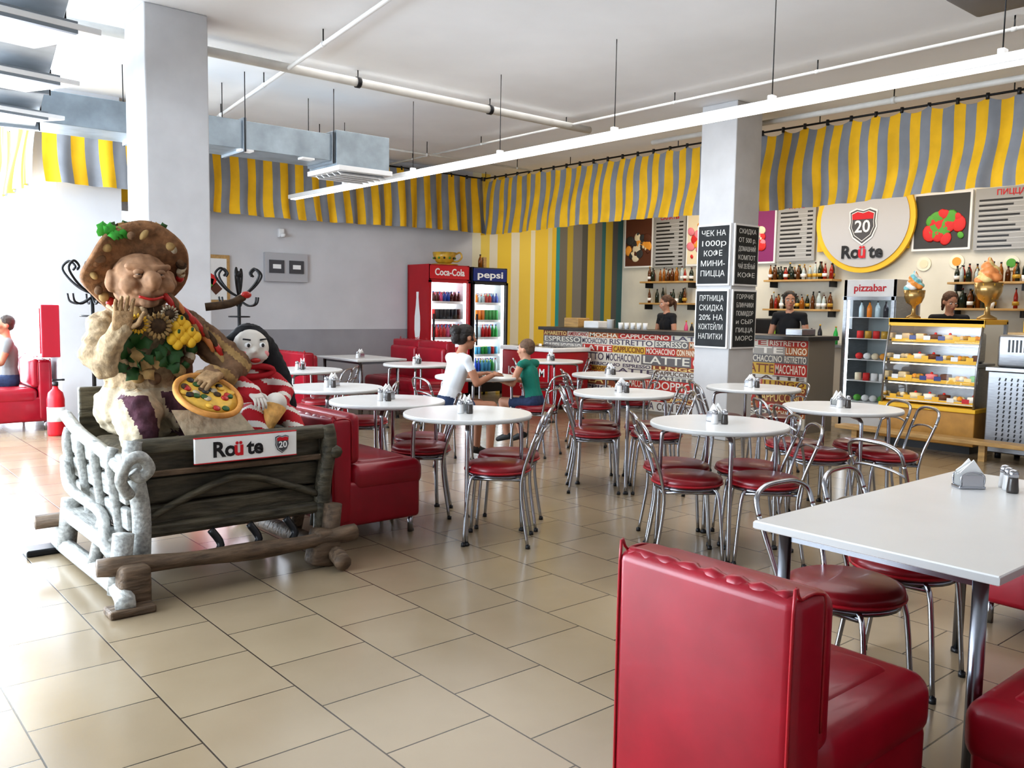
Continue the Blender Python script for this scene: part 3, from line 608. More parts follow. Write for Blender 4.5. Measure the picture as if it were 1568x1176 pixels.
for x in (5.26,5.56):
    b.bx(x,x+.22,11.485,11.5,1.84,2.02,cm('vent_dark',(.08,.08,.09),.4)); b.bx(x+.05,x+.17,11.48,11.486,1.9,1.96,PAPER)
b.obj('wall_socket_panel')
b=MB(); b.box((5.45,11.52,2.40),(.08,.062,.12),WMET,.01,2); b.lathe([(0,0),(.03,.0),(.045,.04),(0,.06)],WMET,c=(5.45,11.46,2.34),n=12); b.obj('motion_sensor')
b=MB(); b.bx(3.95,4.7,11.5,11.55,1.4,2.05,TRIMW,.006); b.bx(4.0,4.65,11.49,11.5,1.45,2.0,PAPER); 
for i in range(9): b.box((4.1+.05*i,11.487,1.6+.04*(i%4)),(.12,.004,.12),[BR,OF,GF,RF][i%4],rot=(0,.3*i,0))
b.obj('framed_picture')
b=MB(); b.bx(2.12,2.3,10.22,10.75,.80,1.36,mat('hydrant_red',(.42,.012,.03),.4),.01); b.bx(2.112,2.12,10.26,10.71,.84,1.32,SIGNR); b.bx(2.108,2.113,10.42,10.52,1.1,1.22,PAPER); b.obj('fire_hydrant_box')
b=MB(); b.lathe([(0,0),(.08,0),(.085,.02),(.085,.38),(.07,.45),(.03,.49),(.025,.52)],SIGNR,n=20); b.lathe([(.03,.52),(.03,.56),(0,.56)],BLACK,n=12); b.box((.03,0,.58),(.12,.02,.02),BLACK,.004); b.tube(cat([(0,.03,.54),(.02,.1,.5),(.03,.1,.3),(.03,.09,.15)],4),.01,BLACK,8); b.lathe([(.086,.15),(.086,.3)],PAPER,n=20); b.obj('fire_extinguisher',(2.18,9.95,0))
def rack():
    b=MB(); b.tube([(0,0,.03),(0,0,1.72)],.02,BIRON,10); b.sph((0,0,1.75),.035,BIRON)
    for k in range(4):
        a=k*pi/2+.4; c,s=math.cos(a),math.sin(a)
        b.tube(cat([(0,0,.1),(c*.15,s*.15,.12),(c*.25,s*.25,.03),(c*.28,s*.28,.012)],4),.012,BIRON,8)
    for k in range(6):
        a=k*pi/3; c,s=math.cos(a)*1.2,math.sin(a)*1.2
        b.tube(cat([(0,0,1.48),(c*.1,s*.1,1.54),(c*.19,s*.19,1.64),(c*.235,s*.235,1.74),(c*.18,s*.18,1.81),(c*.13,s*.13,1.76),(c*.15,s*.15,1.72)],5),.013,BIRON,8)
        b.tube(cat([(0,0,1.45),(c*.1,s*.1,1.38),(c*.18,s*.18,1.40),(c*.2,s*.2,1.48)],4),.011,BIRON,8)
    b.tube([(.12*math.cos(i*.52),.12*math.sin(i*.52),1.25) for i in range(12)],.008,BIRON,6,closed=True)
    for k in range(4): b.tube([(0,0,1.25),(.12*math.cos(k*1.57),.12*math.sin(k*1.57),1.25)],.007,BIRON,6)
    return b
rk=rack().obj('coat_rack',(4.15,9.9,0)); inst(rk,(2.5,9.72,0),.5)
# ------------------------------------------------------------------ wooden cart
b=MB()
X0,X1,Y0,Y1=1.27,2.27,4.28,5.3
XM=(X0+X1)/2
for i,(z,h) in enumerate(((.35,.125),(.485,.125),(.62,.125))):
    b.box((XM,Y0+.03+.012*(i%2),z),(X1-X0-.05,.05,h),WOODG,.012,2)
b.box((XM,Y0-.01,.712),(X1-X0+.02,.085,.07),WOODG,.018,3); b.box((XM,Y0,.30),(X1-X0,.07,.06),WOODG,.015,2)
for x in (X0+.02,X1-.02):
    b.tube(cat([(x,Y0,.12),(x+.0,Y0-.02,.4),(x+(-.04 if x<1.8 else .03),Y0-.03,.64),(x+(-.03 if x<1.8 else .02),Y0-.02,.745)],5),.045,WOODG if x>1.8 else WOODW,10)
b.tube(cat([(X0+.05,Y0-.02,.36),(1.50,Y0-.02,.44),(XM,Y0-.02,.52),(2.02,Y0-.02,.45),(X1-.05,Y0-.02,.37)],5),.02,WOODG,8)
b.box((XM,Y0-.035,.58),(.92,.02,.03),WOODB,.006)
for x,m,o in ((X0-.02,WOODW,-1),(X1+.0,WOODG,1)):
    w_=.35
    for i in range(3): b.box((x+o*.03*i*w_,(Y0+Y1)/2,.36+i*.13),(.04,Y1-Y0,.11),m,.012,2,rot=(0,o*.22*w_,0))
    for k in range(4):
        y=Y0+.12+k*(Y1-Y0-.2)/3; b.tube(cat([(x,y,.16),(x+o*.09*w_,y,.42),(x+o*.16*w_,y,.62),(x+o*.12*w_,y,.70)],4),.028,m,8)
    b.tube(cat([(x+o*.10*w_,Y0-.08,.60),(x+o*.12*w_,Y0+.3,.66),(x+o*.12*w_,Y1-.3,.70),(x+o*.1*w_,Y1+.02,.76)],5),.034,m,8)
b.tube(cat([(1.22,4.2,.5),(1.17,4.15,.58),(1.19,4.12,.67),(1.25,4.12,.69),(1.29,4.13,.63),(1.25,4.14,.59),(1.22,4.14,.62)],6),.028,WOODW,10)
b.tube(cat([(1.24,4.2,.14),(1.14,4.3,.24),(1.20,4.6,.34),(1.14,4.95,.42),(1.20,5.3,.52)],5),.028,WOODW,10)
b.bx(X0,X1,Y0,Y1,.26,.30,WOODB); b.bx(X0,X1,Y1-.05,Y1,.3,.92,WOODG,.01)
b.tube(cat([(1.06,4.16,.19),(1.5,4.12,.17),(2.0,4.13,.15),(2.38,4.14,.16)],5),[.042+.006*math.sin(i) for i in range(16)],WOODB,12)
b.tube([(1.02,5.2,.2),(2.32,5.2,.2)],.04,WOODB,10)
for x,m in ((1.16,WOODW),(2.25,WOODB)):
    b.tube(cat([(x-.03,3.98,.05),(x,4.2,.07),(x,4.9,.06),(x,5.3,.06),(x,5.5,.13)],5),.045,m,10)
    for y in (4.2,5.15): b.tube([(x,y,.04),(x+.03,y,.32)],.05,m,10)
    b.tube([(x,4.6,.08),(x+.05,4.6,.3)],.035,m,10)
b.box((1.16,4.02,.018),(.2,.12,.036),WOODB,.01); b.box((1.1,5.3,.018),(.24,.14,.036),BIRON,.01); b.box((1.2,4.75,.24),(.12,.9,.07),WOODW,.015,2)
b.box((2.2,4.16,.1),(.16,.12,.2),WOODB,.03,3,rot=(0,.2,0)); b.box((1.2,4.1,.1),(.14,.12,.2),WOODB,.03,3)
for x in (1.6,1.8,2.0): b.tube(cat([(x,4.2,.28),(x+.04,4.17,.2),(x-.02,4.15,.14)],4),.02,BIRON,8)
b.box((XM,4.85,.57),(.90,.8,.16),cm('burlap',(.2,.17,.12),.9,var=.3,scale=30,bump=.4),.05,4)
b.bx(X0+.06,X1-.06,Y0+.1,Y1-.08,.3,.52,WOODB)
b.obj('wooden_cart')
b=MB(); b.box((1.80,4.215,.675),(.54,.018,.125),PAPER,.004)
for z in (.612,.738): b.bx(1.53,2.07,4.205,4.222,z-.002,z+.002,SIGNR)
routetext(b,MY(1.75,4.204,.672),.105); shield(b,MY(1.985,4.204,.68),.075); b.obj('name_sign')
# ------------------------------------------------------------------ puppet man
CL=cm('cloth_beige',(.42,.31,.19),.9,var=.35,scale=30,bump=.5); ST=cm('nylon_tan',(.30,.165,.09),.8,var=.35,scale=14,bump=.3); CRM=cm('cloth_cream',(.50,.42,.30),.9,var=.2,scale=25,bump=.4); PUR=cm('cloth_plum',(.09,.035,.05),.9,var=.3,scale=25,bump=.4); HATM=cm('hat_brown',(.24,.12,.055),.85,var=.4,scale=25,bump=.6)
LEAF=cm('leaf_dark',(.025,.09,.02),.5); LEAF2=cm('leaf_bright',(.06,.4,.05),.5); SUNY=cm('sunflower_yellow',(.75,.45,.03),.6); CHIL=cm('chili_red',(.42,.02,.015),.3); DKB=cm('seed_brown',(.07,.04,.02),.9,var=.4,scale=40); ORG=cm('carrot_orange',(.5,.18,.05),.5); DRYS=cm('dry_flower',(.34,.22,.09),.9,var=.3,scale=30)
GLV=cm('glove_straw',(.36,.23,.12),.9,var=.3,scale=35,bump=.5)
s=MB()
s.sph((1.55,4.9,.84),(.3,.24,.2),CL); s.sph((1.53,4.9,1.08),(.25,.2,.22),CL); s.sph((1.5,4.88,1.28),(.23,.16,.13),CL)
s.limb([(1.5,4.86,1.3),(1.47,4.84,1.42)],[.1,.1],ST)
s.limb([(1.70,4.84,1.28),(1.86,4.72,1.14),(1.94,4.66,1.06)],[.10,.085,.075],CL); s.limb([(1.94,4.66,1.06),(1.84,4.56,1.0),(1.74,4.52,1.03)],[.075,.06,.05],ST)
s.limb([(1.30,4.84,1.26),(1.22,4.72,1.12),(1.25,4.66,1.08)],[.09,.08,.07],CL); s.limb([(1.25,4.66,1.08),(1.27,4.6,1.20),(1.32,4.6,1.27)],[.068,.056,.05],ST)
s.limb([(1.44,4.8,.82),(1.38,4.58,.84),(1.36,4.5,.72)],[.13,.12,.09],PUR); s.limb([(1.66,4.8,.82),(1.66,4.6,.80),(1.7,4.52,.7)],[.13,.11,.09],PUR)
BRS=cm('cloth_brown',(.17,.095,.05),.9,var=.3,bump=.4,scale=25)
def pm(c):
    if c.y<4.74 and c.z<.93: return PUR if int((c.x+c.z*.25)*8.5)%2 else CRM
    if c.z>1.36: return ST
    if c.z<.95: return CRM
    if c.x>1.62: return BRS if int((c.x+c.z)*16)%3 else DRYS
    return CL
b=MB(); b.merge(remesh(s,.014,2,pm,disp=.045,dscale=.06))
h=MB(); hc_=Vector((1.47,4.78,1.51))
h.sph(hc_,(.15,.15,.15),ST); h.sph(hc_+Vector((0,-.05,-.07)),(.12,.10,.08),ST); 
for sx in (-1,1):
    h.sph(hc_+Vector((sx*.085,-.10,-.02)),(.055,.05,.05),ST); h.sph(hc_+Vector((sx*.15,-.01,0)),(.03,.03,.06),ST); h.limb([hc_+Vector((sx*.02,-.14,.06)),hc_+Vector((sx*.1,-.12,.075))],[.022,.018],ST)
h.sph(hc_+Vector((.0,-.17,.0)),(.048,.065,.05),ST); h.sph(hc_+Vector((0,-.13,.04)),(.025,.04,.04),ST); h.sph(hc_+Vector((0,-.13,-.11)),(.05,.04,.03),ST)
h.limb([hc_+Vector((-.06,-.145,-.06)),hc_+Vector((0,-.165,-.07)),hc_+Vector((.06,-.145,-.06))],.014,ST)
b.merge(remesh(h,.009,2,ST,disp=.018,dscale=.04))
for sx in (-1,1):
    e=hc_+Vector((sx*.055,-.142,.035)); b.sph(e,.016,PAPER); b.sph(e+Vector((0,-.011,0)),.008,BLACK); b.sph(e+Vector((0,.0,.009)),(.026,.023,.016),ST); b.sph(e+Vector((0,.0,-.013)),(.024,.022,.012),ST)
b.tube(cat([hc_+Vector((-.06,-.16,-.08)),hc_+Vector((0,-.18,-.095)),hc_+Vector((.06,-.16,-.08))],4),.007,CHIL,8)
r3=random.Random(31)
HM=Matrix.Translation((1.48,4.86,1.57))@Euler((math.radians(-60),math.radians(3),0)).to_matrix().to_4x4()
vs=[];fs=[];nn=48
for k,(r_,z_) in enumerate(((.02,-.01),(.12,-.012),(.2,-.006),(.262,-.02),(.275,.0),(.25,.02),(.14,.03))):
    for j in range(nn):
        a=2*pi*j/nn; vs.append((r_*math.cos(a)*(1+.04*math.sin(5*a)),r_*math.sin(a)*(1+.03*math.sin(4*a+1)),z_+.028*math.sin(a*3+.6)*(r_/.27)**2))
for k in range(6):
    for j in range(nn): fs.append((k*nn+j,k*nn+(j+1)%nn,(k+1)*nn+(j+1)%nn,(k+1)*nn+j))
b.raw(vs,fs,HATM,True,HM); b.lathe([(.15,.02),(.15,.07),(.135,.13),(.09,.16),(0,.165)],HATM,M=HM,n=28)
for j in range(24):
    a=r3.uniform(0,6.28); p=HM@Vector((.22*math.cos(a),.22*math.sin(a),-.022)); b.sph(p,(r3.uniform(.02,.04),.02,r3.uniform(.015,.03)),r3.choice([HATM,DKB,BRS,DRYS,DRYS,CHIL,CRM]),u=10,w=8,rot=(0,r3.uniform(0,3),0))
def leaf(b,p,d,L,w,m,n_=Vector((0,-1,.3))):
    p=Vector(p); d=Vector(d).normalized(); sd=d.cross(n_).normalized(); vs=[];fs=[]
    for i in range(6):
        t_=i/5; ww=w*math.sin(pi*min(1,t_*.95+.05))*(1+.25*math.sin(i*2.5)); c=p+d*L*t_+n_.normalized()*.25*L*math.sin(pi*t_)
        vs+=[c-sd*ww,c+n_.normalized()*.008,c+sd*ww]
    for i in range(5): o=i*3; fs+=[(o,o+1,o+4,o+3),(o+1,o+2,o+5,o+4)]
    b.raw(vs,fs,m,True)
for j in range(8): leaf(b,(1.27+.02*j,4.78,1.73),(r3.uniform(-1,.2),-.2,r3.uniform(-.2,.8)),.08,.025,LEAF2)
for j in range(16): leaf(b,(1.38+.016*j,4.88,1.77),(r3.uniform(-1,1),-.3,r3.uniform(.0,.8)),.07,.022,[LEAF,DRYS,DKB][j%3])
for (x,z) in ((1.36,1.10),(1.42,1.06),(1.48,1.12),(1.55,1.08),(1.4,1.17),(1.62,1.18),(1.68,1.28)):
    for j in range(4): leaf(b,(x,4.68,z),(r3.uniform(-1,1),-.25,r3.uniform(-1,.6)),.10,.032,[LEAF,LEAF,DRYS][j%3])
def sunflower(b,c,r_,pm_=SUNY):
    c=Vector(c); b.sph(c,(r_*.6,.03,r_*.6),DKB)
    for j in range(16):
        a=j*2*pi/16; leaf(b,c+Vector((math.cos(a)*r_*.5,-.01,math.sin(a)*r_*.5)),(math.cos(a),-.1,math.sin(a)),r_*.5,r_*.13,pm_,Vector((0,-1,.05)))
sunflower(b,(1.50,4.62,1.28),.075,DRYS); sunflower(b,(1.40,4.62,1.29),.055,SUNY); sunflower(b,(1.56,4.63,1.34),.05,CRM)
for (x,y,z) in ((1.62,4.63,1.28),(1.67,4.62,1.22),(1.60,4.62,1.21)):
    for j in range(4): b.sph((x+.028*math.cos(j*1.57),y,z+.026*math.sin(j*1.57)),(.028,.026,.032),SUNY,u=10,w=8)
    b.tube([(x,y-.01,z+.02),(x,y-.03,z+.05)],.007,LEAF,6)
for j in range(14):
    x=1.54+.025*j; z=1.46-.026*j+r3.uniform(-.03,.03); b.tube(cat([(x,4.68,z),(x+.03,4.64,z-.04),(x+.06,4.64,z-.1)],4),[.02]*3+[.017]*3+[.012]*2+[.003],[CHIL,BRS,ORG,DKB,CHIL,DRYS][j%6],8)
for j in range(44): 
    a=r3.uniform(0,6.28); b.sph((1.5+.2*math.cos(a),4.67+.03*r3.random(),1.18+.18*math.sin(a)),r3.uniform(.022,.042),r3.choice([DKB,CL,BRS,LEAF,CRM,BRS,CL,DRYS]),u=10,w=8)
for j in range(12):
    x=1.29+.03*j; b.tube(cat([(x,4.74,1.38),(x+r3.uniform(-.03,.03),4.67,1.34),(x+r3.uniform(-.07,.07),4.64,1.28)],3),.010,[CL,CRM,DRYS,DKB][j%4],6)
def hand(b,w,d,nrm,m,s=1,curl=.35,side=1):
    w=Vector(w); d=Vector(d).normalized(); nrm=Vector(nrm); nrm=(nrm-d*nrm.dot(d)).normalized(); sd=d.cross(nrm)*side
    M=Matrix(((sd.x,d.x,nrm.x,0),(sd.y,d.y,nrm.y,0),(sd.z,d.z,nrm.z,0),(0,0,0,1))); 
    b.box((0,0,0),(.075*s,.09*s,.028*s),m,.012*s,3,M=Matrix.Translation(w+d*.045*s)@M)
    for i,(o,L) in enumerate(((-.029,.068),(-.010,.078),(.010,.073),(.028,.056))):
        p=w+d*.082*s+sd*o*s; pts=[p-d*.02*s]; a=0; pts.append(p)
        for k in range(3):
            a+=curl*(.8+.2*k); dr=(d*math.cos(a)-nrm*math.sin(a)+sd*o*2); p=p+dr*L*s*(.42,.32,.26)[k]; pts.append(p)
        b.limb(pts,[.0095*s,.0095*s,.009*s,.0082*s,.0068*s],m,8)
    th=(d*.6-sd*.9-nrm*.2).normalized()*.035*s; p=w+d*.02*s-sd*.03*s; b.limb([p,p+th,p+th+(d*.95-sd*.3-nrm*.3).normalized()*.03*s,p+th+(d*.95-sd*.3-nrm*.35).normalized()*.055*s],[.012*s,.011*s,.0095*s,.007*s],m,8)
hand(b,(1.31,4.58,1.25),(.05,-.15,1),(.2,1,0),GLV,1.25,.3,1); hand(b,(1.76,4.5,1.04),(-.6,-.35,-.3),(0,-.4,1),GLV,1.3,.3,-1)
b.tube(cat([(1.78,4.7,1.38),(1.9,4.66,1.40),(1.98,4.66,1.44)],4),.022,DKB,8); b.sph((1.99,4.65,1.45),(.03,.025,.02),CHIL)
b.raw([(1.5,4.44,.86),(1.84,4.42,.84),(1.93,4.34,.70),(1.55,4.34,.70)],[(3,2,1,0)],CRM); 
b.obj('puppet_man')
b=MB(); CRU=cm('pizza_crust',(.6,.28,.07),.7,var=.3,scale=15); CHS=cm('pizza_cheese',(.7,.42,.06),.5,var=.2,scale=20)
b.lathe([(0,0),(.16,.0),(.178,.01),(.18,.022),(.17,.034),(.155,.03),(.15,.02)],CRU,n=36); b.lathe([(.152,.021),(.1,.024),(0,.024)],CHS,n=36)
for j in range(30):
    a=r3.uniform(0,6.28); q=.13*math.sqrt(r3.random()); m=[CHS,BLACK,LEAF,CRM,CHIL,DKB][j%6]
    b.lathe([(.02,.0),(.018,.006),(.008,.008)] if j%3 else [(.02,.0),(.02,.006),(0,.007)],m,c=(q*math.cos(a),q*math.sin(a),.024),n=12)
o=b.obj('pizza',(1.67,4.40,.915)); o.rotation_euler=(math.radians(34),math.radians(-4),.3)
b=MB(); DRD=cm('doll_red',(.45,.012,.022),.8,var=.1); DBK=cm('doll_black',(.012,.012,.015),.9,var=.3,bump=.3,scale=30); DWH=cm('doll_white',(.70,.66,.6),.7,var=.05)
s=MB(); s.sph((2.08,4.8,.86),(.15,.13,.2),DRD); s.sph((2.06,4.8,1.0),(.11,.1,.1),DRD); s.limb([(1.98,4.76,1.02),(1.91,4.62,.98),(1.96,4.5,.92)],[.055,.05,.045],DRD); s.limb([(2.16,4.76,1.0),(2.22,4.64,.9),(2.12,4.52,.84)],[.055,.05,.045],DRD); s.limb([(2.02,4.72,.78),(1.96,4.5,.8),(1.98,4.42,.70)],[.07,.06,.05],DRD); s.limb([(2.16,4.72,.78),(2.17,4.5,.78),(2.18,4.42,.70)],[.07,.06,.05],DRD)
b.merge(remesh(s,.011,2,lambda c: DWH if (int((c.x*.7+c.z+c.y*.6)*24)%3==0) else DRD))
s=MB(); s.sph((2.05,4.74,1.15),(.105,.10,.11),DWH); s.sph((2.03,4.65,1.14),(.02,.03,.02),DWH); s.sph((1.99,4.67,1.11),(.035,.03,.03),DWH); s.sph((2.09,4.67,1.11),(.035,.03,.03),DWH)
b.merge(remesh(s,.01,1,DWH)); s=MB(); s.sph((2.07,4.80,1.17),(.125,.12,.12),DBK); s.limb([(2.15,4.8,1.15),(2.22,4.78,.98),(2.27,4.76,.80)],[.08,.09,.07],DBK); s.limb([(1.96,4.8,1.17),(1.94,4.8,1.08)],[.05,.03],DBK)
b.merge(remesh(s,.014,1,DBK,disp=.02,dscale=.03))
b.tube([(2.05+.12*math.cos(a*.3),4.70,1.02+.03*math.sin(a*.3)) for a in range(21)],.018,DRD,8,closed=True)
for sx in (-1,1):
    b.sph((2.04+sx*.042,4.65,1.17),(.02,.01,.016),PAPER); b.sph((2.04+sx*.042,4.641,1.17),(.009,.006,.011),BLACK); b.tube([(2.04+sx*.028,4.645,1.20),(2.04+sx*.07,4.655,1.205)],.005,BLACK,6); b.sph((2.04+sx*.065,4.655,1.12),(.02,.01,.018),cm('doll_blush',(.75,.3,.3),.8))
b.sph((2.04,4.645,1.085),(.03,.012,.014),CHIL)
hand(b,(1.96,4.5,.92),(0,-.8,-.3),(0,-.3,1),DWH,.9,.4,1); hand(b,(2.12,4.52,.84),(-.7,-.5,0),(0,-.3,1),DWH,.9,.4,-1)
WAF=cm('waffle_cone',(.6,.33,.1),.7,var=.3,scale=25,bump=.5); b.tube([(1.99,4.4,.70),(2.06,4.45,.84)],[.012,.065],WAF,16); b.sph((2.07,4.455,.86),.06,DWH)
b.obj('girl_doll')
# ------------------------------------------------------------------ people
def seg_d(p,a,b_):
    ab=b_-a; t_=max(0,min(1,(p-a).dot(ab)/max(ab.length_squared,1e-9))); return (p-(a+ab*t_)).length,t_
def person(name,P,M,loc,rz,sc=1,skin=SKIN,hair='short',hairm=None,bw=1,curl=.35):
    V={k:Vector(v) for k,v in P.items() if k not in('hr',)}
    hr=P.get('hr',(0,0,0)); s=MB(); segs=[]
    top,bot,shoe=M['top'],M['bot'],M['shoe']
    def L(a,b_,ra,rb,fn):
        s.limb([a,a.lerp(b_,.5),b_],[ra,(ra+rb)/2*1.03,rb],skin); segs.append((a,b_,ra,rb,fn))
    pel,che,nec,hed=V['pel'],V['che'],V['nec'],V['hed']
    wai=V.get('wai',pel.lerp(che,.45))
    hx=(V['hiR']-V['hiL']).normalized(); sx=(V['shR']-V['shL']).normalized()
    for q in (-1,1):
        L(pel+hx*.055*q*bw,wai+hx*.04*q*bw,.105*bw,.088*bw,lambda t:bot if t<.45 else top)
        L(wai+hx*.04*q*bw,che+sx*.055*q*bw,.088*bw,.098*bw,lambda t:top)
    L(che,nec,.09*bw,.05,lambda t:top if t<.85 else skin); L(nec,hed,.047,.047,lambda t:skin)
    for q,S_ in ((-1,'L'),(1,'R')):
        sh,el,wr,hi,kn,an,to=[V[k+S_] for k in ('sh','el','wr','hi','kn','an','to')]
        L(che.lerp(nec,.62),sh,.06,.056*bw,lambda t:top); L(sh,el,.05*bw,.037,(lambda t,m=M.get('slv',.6):top if t<m else skin)); L(el,wr,.037,.024,lambda t:skin if M.get('slv',.6)<1 else top)
        L(hi,kn,.083*bw,.056,(lambda t,m=M.get('leg',.6):bot if t<m else skin)); L(kn,an,.054,.034,(lambda t,m=M.get('leg',.6):bot if m>1 else skin)); L(an,to,.038,.03,lambda t:shoe); heel=an-(to-an).normalized()*.04; L(heel+Vector((0,0,-.02)),to,.036,.03,lambda t:shoe)
    HM_=Matrix.Translation(hed)@Euler(hr).to_matrix().to_4x4()
    sv=s.T; s.T=HM_
    s.sph((0,-.012,.025),(.074,.092,.088),skin); s.sph((0,.022,-.045),(.054,.064,.062),skin); s.sph((0,.05,-.085),(.028,.03,.024),skin)
    s.limb([(0,.082,.012),(0,.1,-.018)],[.01,.015],skin,8); s.sph((0,.07,-.052),(.026,.024,.016),skin)
    for q in (-1,1): s.sph((q*.076,-.008,-.004),(.012,.02,.03),skin); s.sph((q*.04,.058,-.02),(.025,.025,.025),skin)
    s.T=sv
    segs.append((hed+Vector((0,0,.0)),hed+Vector((0,0,.05)),.09,.09,lambda t:skin))
    def fn(p):
        best=None;bd=9
        for a,b_,ra,rb,g in segs:
            d,t_=seg_d(p,a,b_); d-=ra+(rb-ra)*t_
            if d<bd: bd=d; best=g(t_)
        return best
    b=MB(); b.merge(remesh(s,.0105,3,fn))
    b.T=HM_
    for q in (-1,1):
        b.sph((q*.03,.073,.008),(.014,.01,.008),PAPER,u=10,w=8); b.sph((q*.03,.081,.008),(.006,.005,.007),BLACK,u=8,w=6); b.tube([(q*.014,.087,.028),(q*.032,.085,.033),(q*.05,.07,.027)],.0035,hairm,6)
    b.tube(cat([(-.022,.082,-.05),(0,.094,-.051),(.022,.082,-.05)],3),.005,cm('lips',(.5,.12,.1),.5),8)
    hs=MB(); hs.sph((0,-.026,.044),(.086,.092,.084),hairm)
    if hair=='bun': hs.sph((0,-.06,-.01),(.078,.06,.07),hairm); hs.sph((0,-.13,.05),(.06,.055,.06),hairm); hs.sph((.02,-.13,-.02),(.045,.045,.06),hairm); hs.limb([(-.06,.0,.02),(-.07,.03,-.02)],[.025,.012],hairm,8); hs.limb([(.06,.0,.02),(.07,.03,-.02)],[.025,.012],hairm,8)
    elif hair=='tail': hs.sph((0,-.06,-.01),(.075,.06,.06),hairm); hs.limb([(0,-.11,.04),(0,-.15,-.02),(0,-.13,-.14)],[.03,.032,.015],hairm)
    else: hs.sph((0,-.05,.0),(.072,.058,.06),hairm)
    b.T=Matrix(); hr_=remesh(hs,.008,1,hairm,disp=.012 if hair!='short' else .004,dscale=.015); b.T=HM_; b.merge(hr_); b.T=Matrix()
    for S_,q in (('L',-1),('R',1)):
        d=V['wr'+S_]-V['el'+S_]; hd=V.get('hd'+S_,d); hand(b,V['wr'+S_]-d.normalized()*.01,hd,V.get('hn'+S_,Vector((0,0,1))),skin,.95 if bw>=.85 else .75,curl,1 if S_=='L' else -1)
    o=b.obj(name,loc,rz); o.scale=(sc,sc,sc); return o
HB=cm('hair_black',(.02,.014,.012),.6,var=.3,scale=40,bump=.6); HBR=cm('hair_brown',(.09,.04,.02),.6,var=.3,scale=40,bump=.6); HBL=cm('hair_fair',(.13,.075,.045),.7,var=.3,scale=40,bump=.4); HDK=cm('hair_dark_brown',(.04,.025,.018),.6,var=.3,scale=40,bump=.4)
TW=cm('tshirt_white',(.66,.68,.70),.9,var=.05,bump=.15); TG=cm('tank_green',(.015,.2,.15),.9,var=.1,bump=.15); TGY=cm('tshirt_grey',(.2,.2,.2),.9,var=.1); TBK=cm('shirt_black',(.015,.015,.018),.85,var=.1,bump=.15); DEN=cm('denim',(.03,.05,.11),.9,var=.2,scale=30); SHO=cm('shoe_dark',(.03,.03,.03),.6)
def seated(lean=.08,**k):
    P=dict(pel=(0,0,.56),che=(0,.03+lean,.90),nec=(0,.05+lean*1.3,1.06),hed=(0,.08+lean*1.6,1.20),
    shL=(-.17,.04+lean,1.0),elL=(-.22,.12+lean,.78),wrL=(-.12,.34+lean,.80),shR=(.17,.04+lean,1.0),elR=(.22,.12+lean,.78),wrR=(.12,.34+lean,.80),
    hiL=(-.09,.02,.55),knL=(-.13,.42,.54),anL=(-.13,.40,.10),toL=(-.14,.54,.045),hiR=(.09,.02,.55),knR=(.13,.42,.54),anR=(.13,.40,.10),toR=(.14,.54,.045)); P.update(k); return P
wx,wy,wr_=4.56,6.30,-pi/2-.15
place('c',CH,'dining_chair',(wx,wy,0),wr_)
person('seated_woman',seated(.08,hr=(-.12,0,0),wrL=(-.06,.40,.84),wrR=(.10,.44,.84)),dict(top=TW,bot=DEN,shoe=SHO,slv=.45,leg=.5),(wx,wy,-.01),wr_,.95,SKIN2,'bun',HB,.9)
bx_,by_,br_=5.52,6.18,.34
place('c',CH,'dining_chair',(bx_,by_,0),br_)
person('seated_boy',seated(.06,hr=(-.1,0,.1),hed=(0,.14,1.16),knL=(-.12,.36,.56),knR=(.12,.36,.56),anL=(-.12,.30,.17),anR=(.12,.24,.16),toL=(-.12,.42,.12),toR=(.12,.36,.1)),dict(top=TG,bot=DEN,shoe=SHO,slv=.12,leg=.7),(bx_,by_,.03),br_,.84,SKIN,'short',HBL,.85)
person('seated_man',seated(-.03,hr=(.1,0,.2),wrR=(.1,.38,.66),wrL=(-.3,.3,.7)),dict(top=TGY,bot=DEN,shoe=SHO,slv=.5,leg=1.5),(1.90,10.75,.0),pi/2-.1,.94,SKIN2,'short',HDK,1.05)
def standing(**k):
    P=dict(pel=(0,0,.93),che=(0,.02,1.25),nec=(0,.02,1.42),hed=(0,.05,1.555),shL=(-.18,.02,1.36),elL=(-.24,.04,1.10),wrL=(-.16,.22,1.0),shR=(.18,.02,1.36),elR=(.24,.04,1.10),wrR=(.16,.22,1.0),
    hiL=(-.09,0,.90),knL=(-.10,.02,.49),anL=(-.10,-.02,.08),toL=(-.12,.13,.04),hiR=(.09,0,.90),knR=(.10,.02,.49),anR=(.10,-.02,.08),toR=(.12,.13,.04)); P.update(k); return P
ST_=dict(top=TBK,bot=TBK,shoe=SHO,slv=.45,leg=1.5)
person('cashier_woman',standing(hr=(-.1,0,.5)),ST_,(10.02,6.3,0),pi/2+.2,1.0,SKIN,'bun',HB,.92)
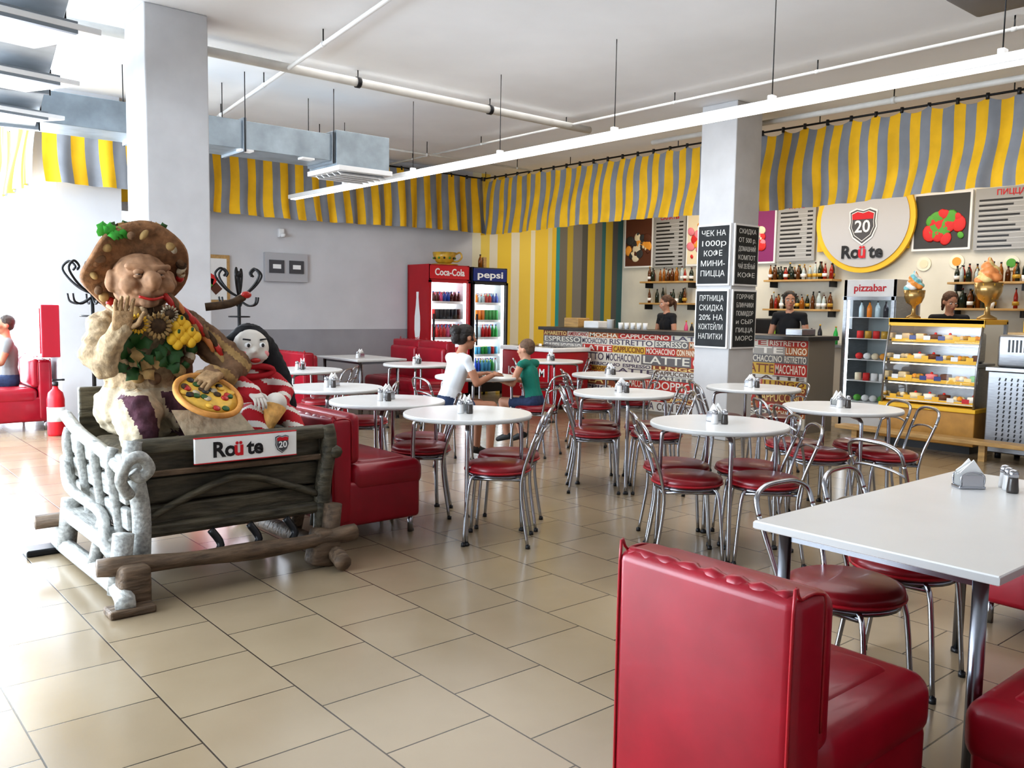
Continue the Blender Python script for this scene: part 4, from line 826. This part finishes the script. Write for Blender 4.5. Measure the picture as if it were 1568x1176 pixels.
person('barista_woman',standing(hr=(-.25,0,-.2)),ST_,(10.05,8.35,0),pi/2-.3,.97,SKIN,'tail',HBR,.92)
person('kitchen_worker',standing(hr=(-.35,0,.3)),ST_,(10.75,4.62,0),pi/2+.6,1.0,SKIN,'tail',HBR,.92)
b=MB(); b.lathe([(0,0),(.12,.0),(.14,.015)],PAPER,n=24); b.lathe([(0,.012),(.11,.014)],CHS,n=24)
for j in range(9): b.sph((.06*math.cos(j*.7)*(j%3)/1.5,.06*math.sin(j*.7)*(j%3)/1.5,.02),(.02,.02,.01),[CHIL,LEAF,ORG][j%3],u=8,w=6)
pl=b.obj('food_plate',(5.04,6.44,.75)); inst(pl,(5.27,6.57,.75),1)
b=MB(); b.lathe([(0,0),(.028,0),(.036,.11),(.033,.11),(.026,.01)],GLASS,n=16); b.lathe([(.0,.006),(.026,.006),(.031,.08),(0,.08)],DR[2],n=16); gl=b.obj('drink_glass',(5.12,6.70,.75)); inst(gl,(5.02,6.77,.75))
# ------------------------------------------------------------------ lights
W=bpy.data.worlds.new('world'); SC.world=W; W.use_nodes=True; bg=W.node_tree.nodes['Background']; bg.inputs[0].default_value=(.78,.89,1,1); bg.inputs[1].default_value=4.5
def area(name,loc,rot,sx,sy,e,col):
    l_=bpy.data.lights.new(name,'AREA'); l_.shape='RECTANGLE'; l_.size=sx; l_.size_y=sy; l_.energy=e; l_.color=col; o=bpy.data.objects.new(name,l_); SC.collection.objects.link(o); o.location=loc; o.rotation_euler=rot; return o
area('window_daylight',(XL+.05,8,1.8),(0,-pi/2,0),2.7,10,700,(.78,.89,1))
area('window_daylight',(-.3,YF-.1,1.7),(-pi/2,0,0),4.8,2.8,950,(.78,.89,1))
area('ceiling_fill',(5.4,4.5,CZ-.03),(0,0,0),3.5,9,130,(1,.98,.96))  # added fill lamp over the hall, stands for no fixture
area('ceiling_fill',(10.8,7,CZ-.03),(0,0,0),2,7,140,(1,.90,.76))  # warm fill added above the service area, no fixture there
SC.view_settings.view_transform='Standard'; SC.view_settings.exposure=.08
try: SC.view_settings.look='Medium High Contrast'
except Exception as e: print('look',e)
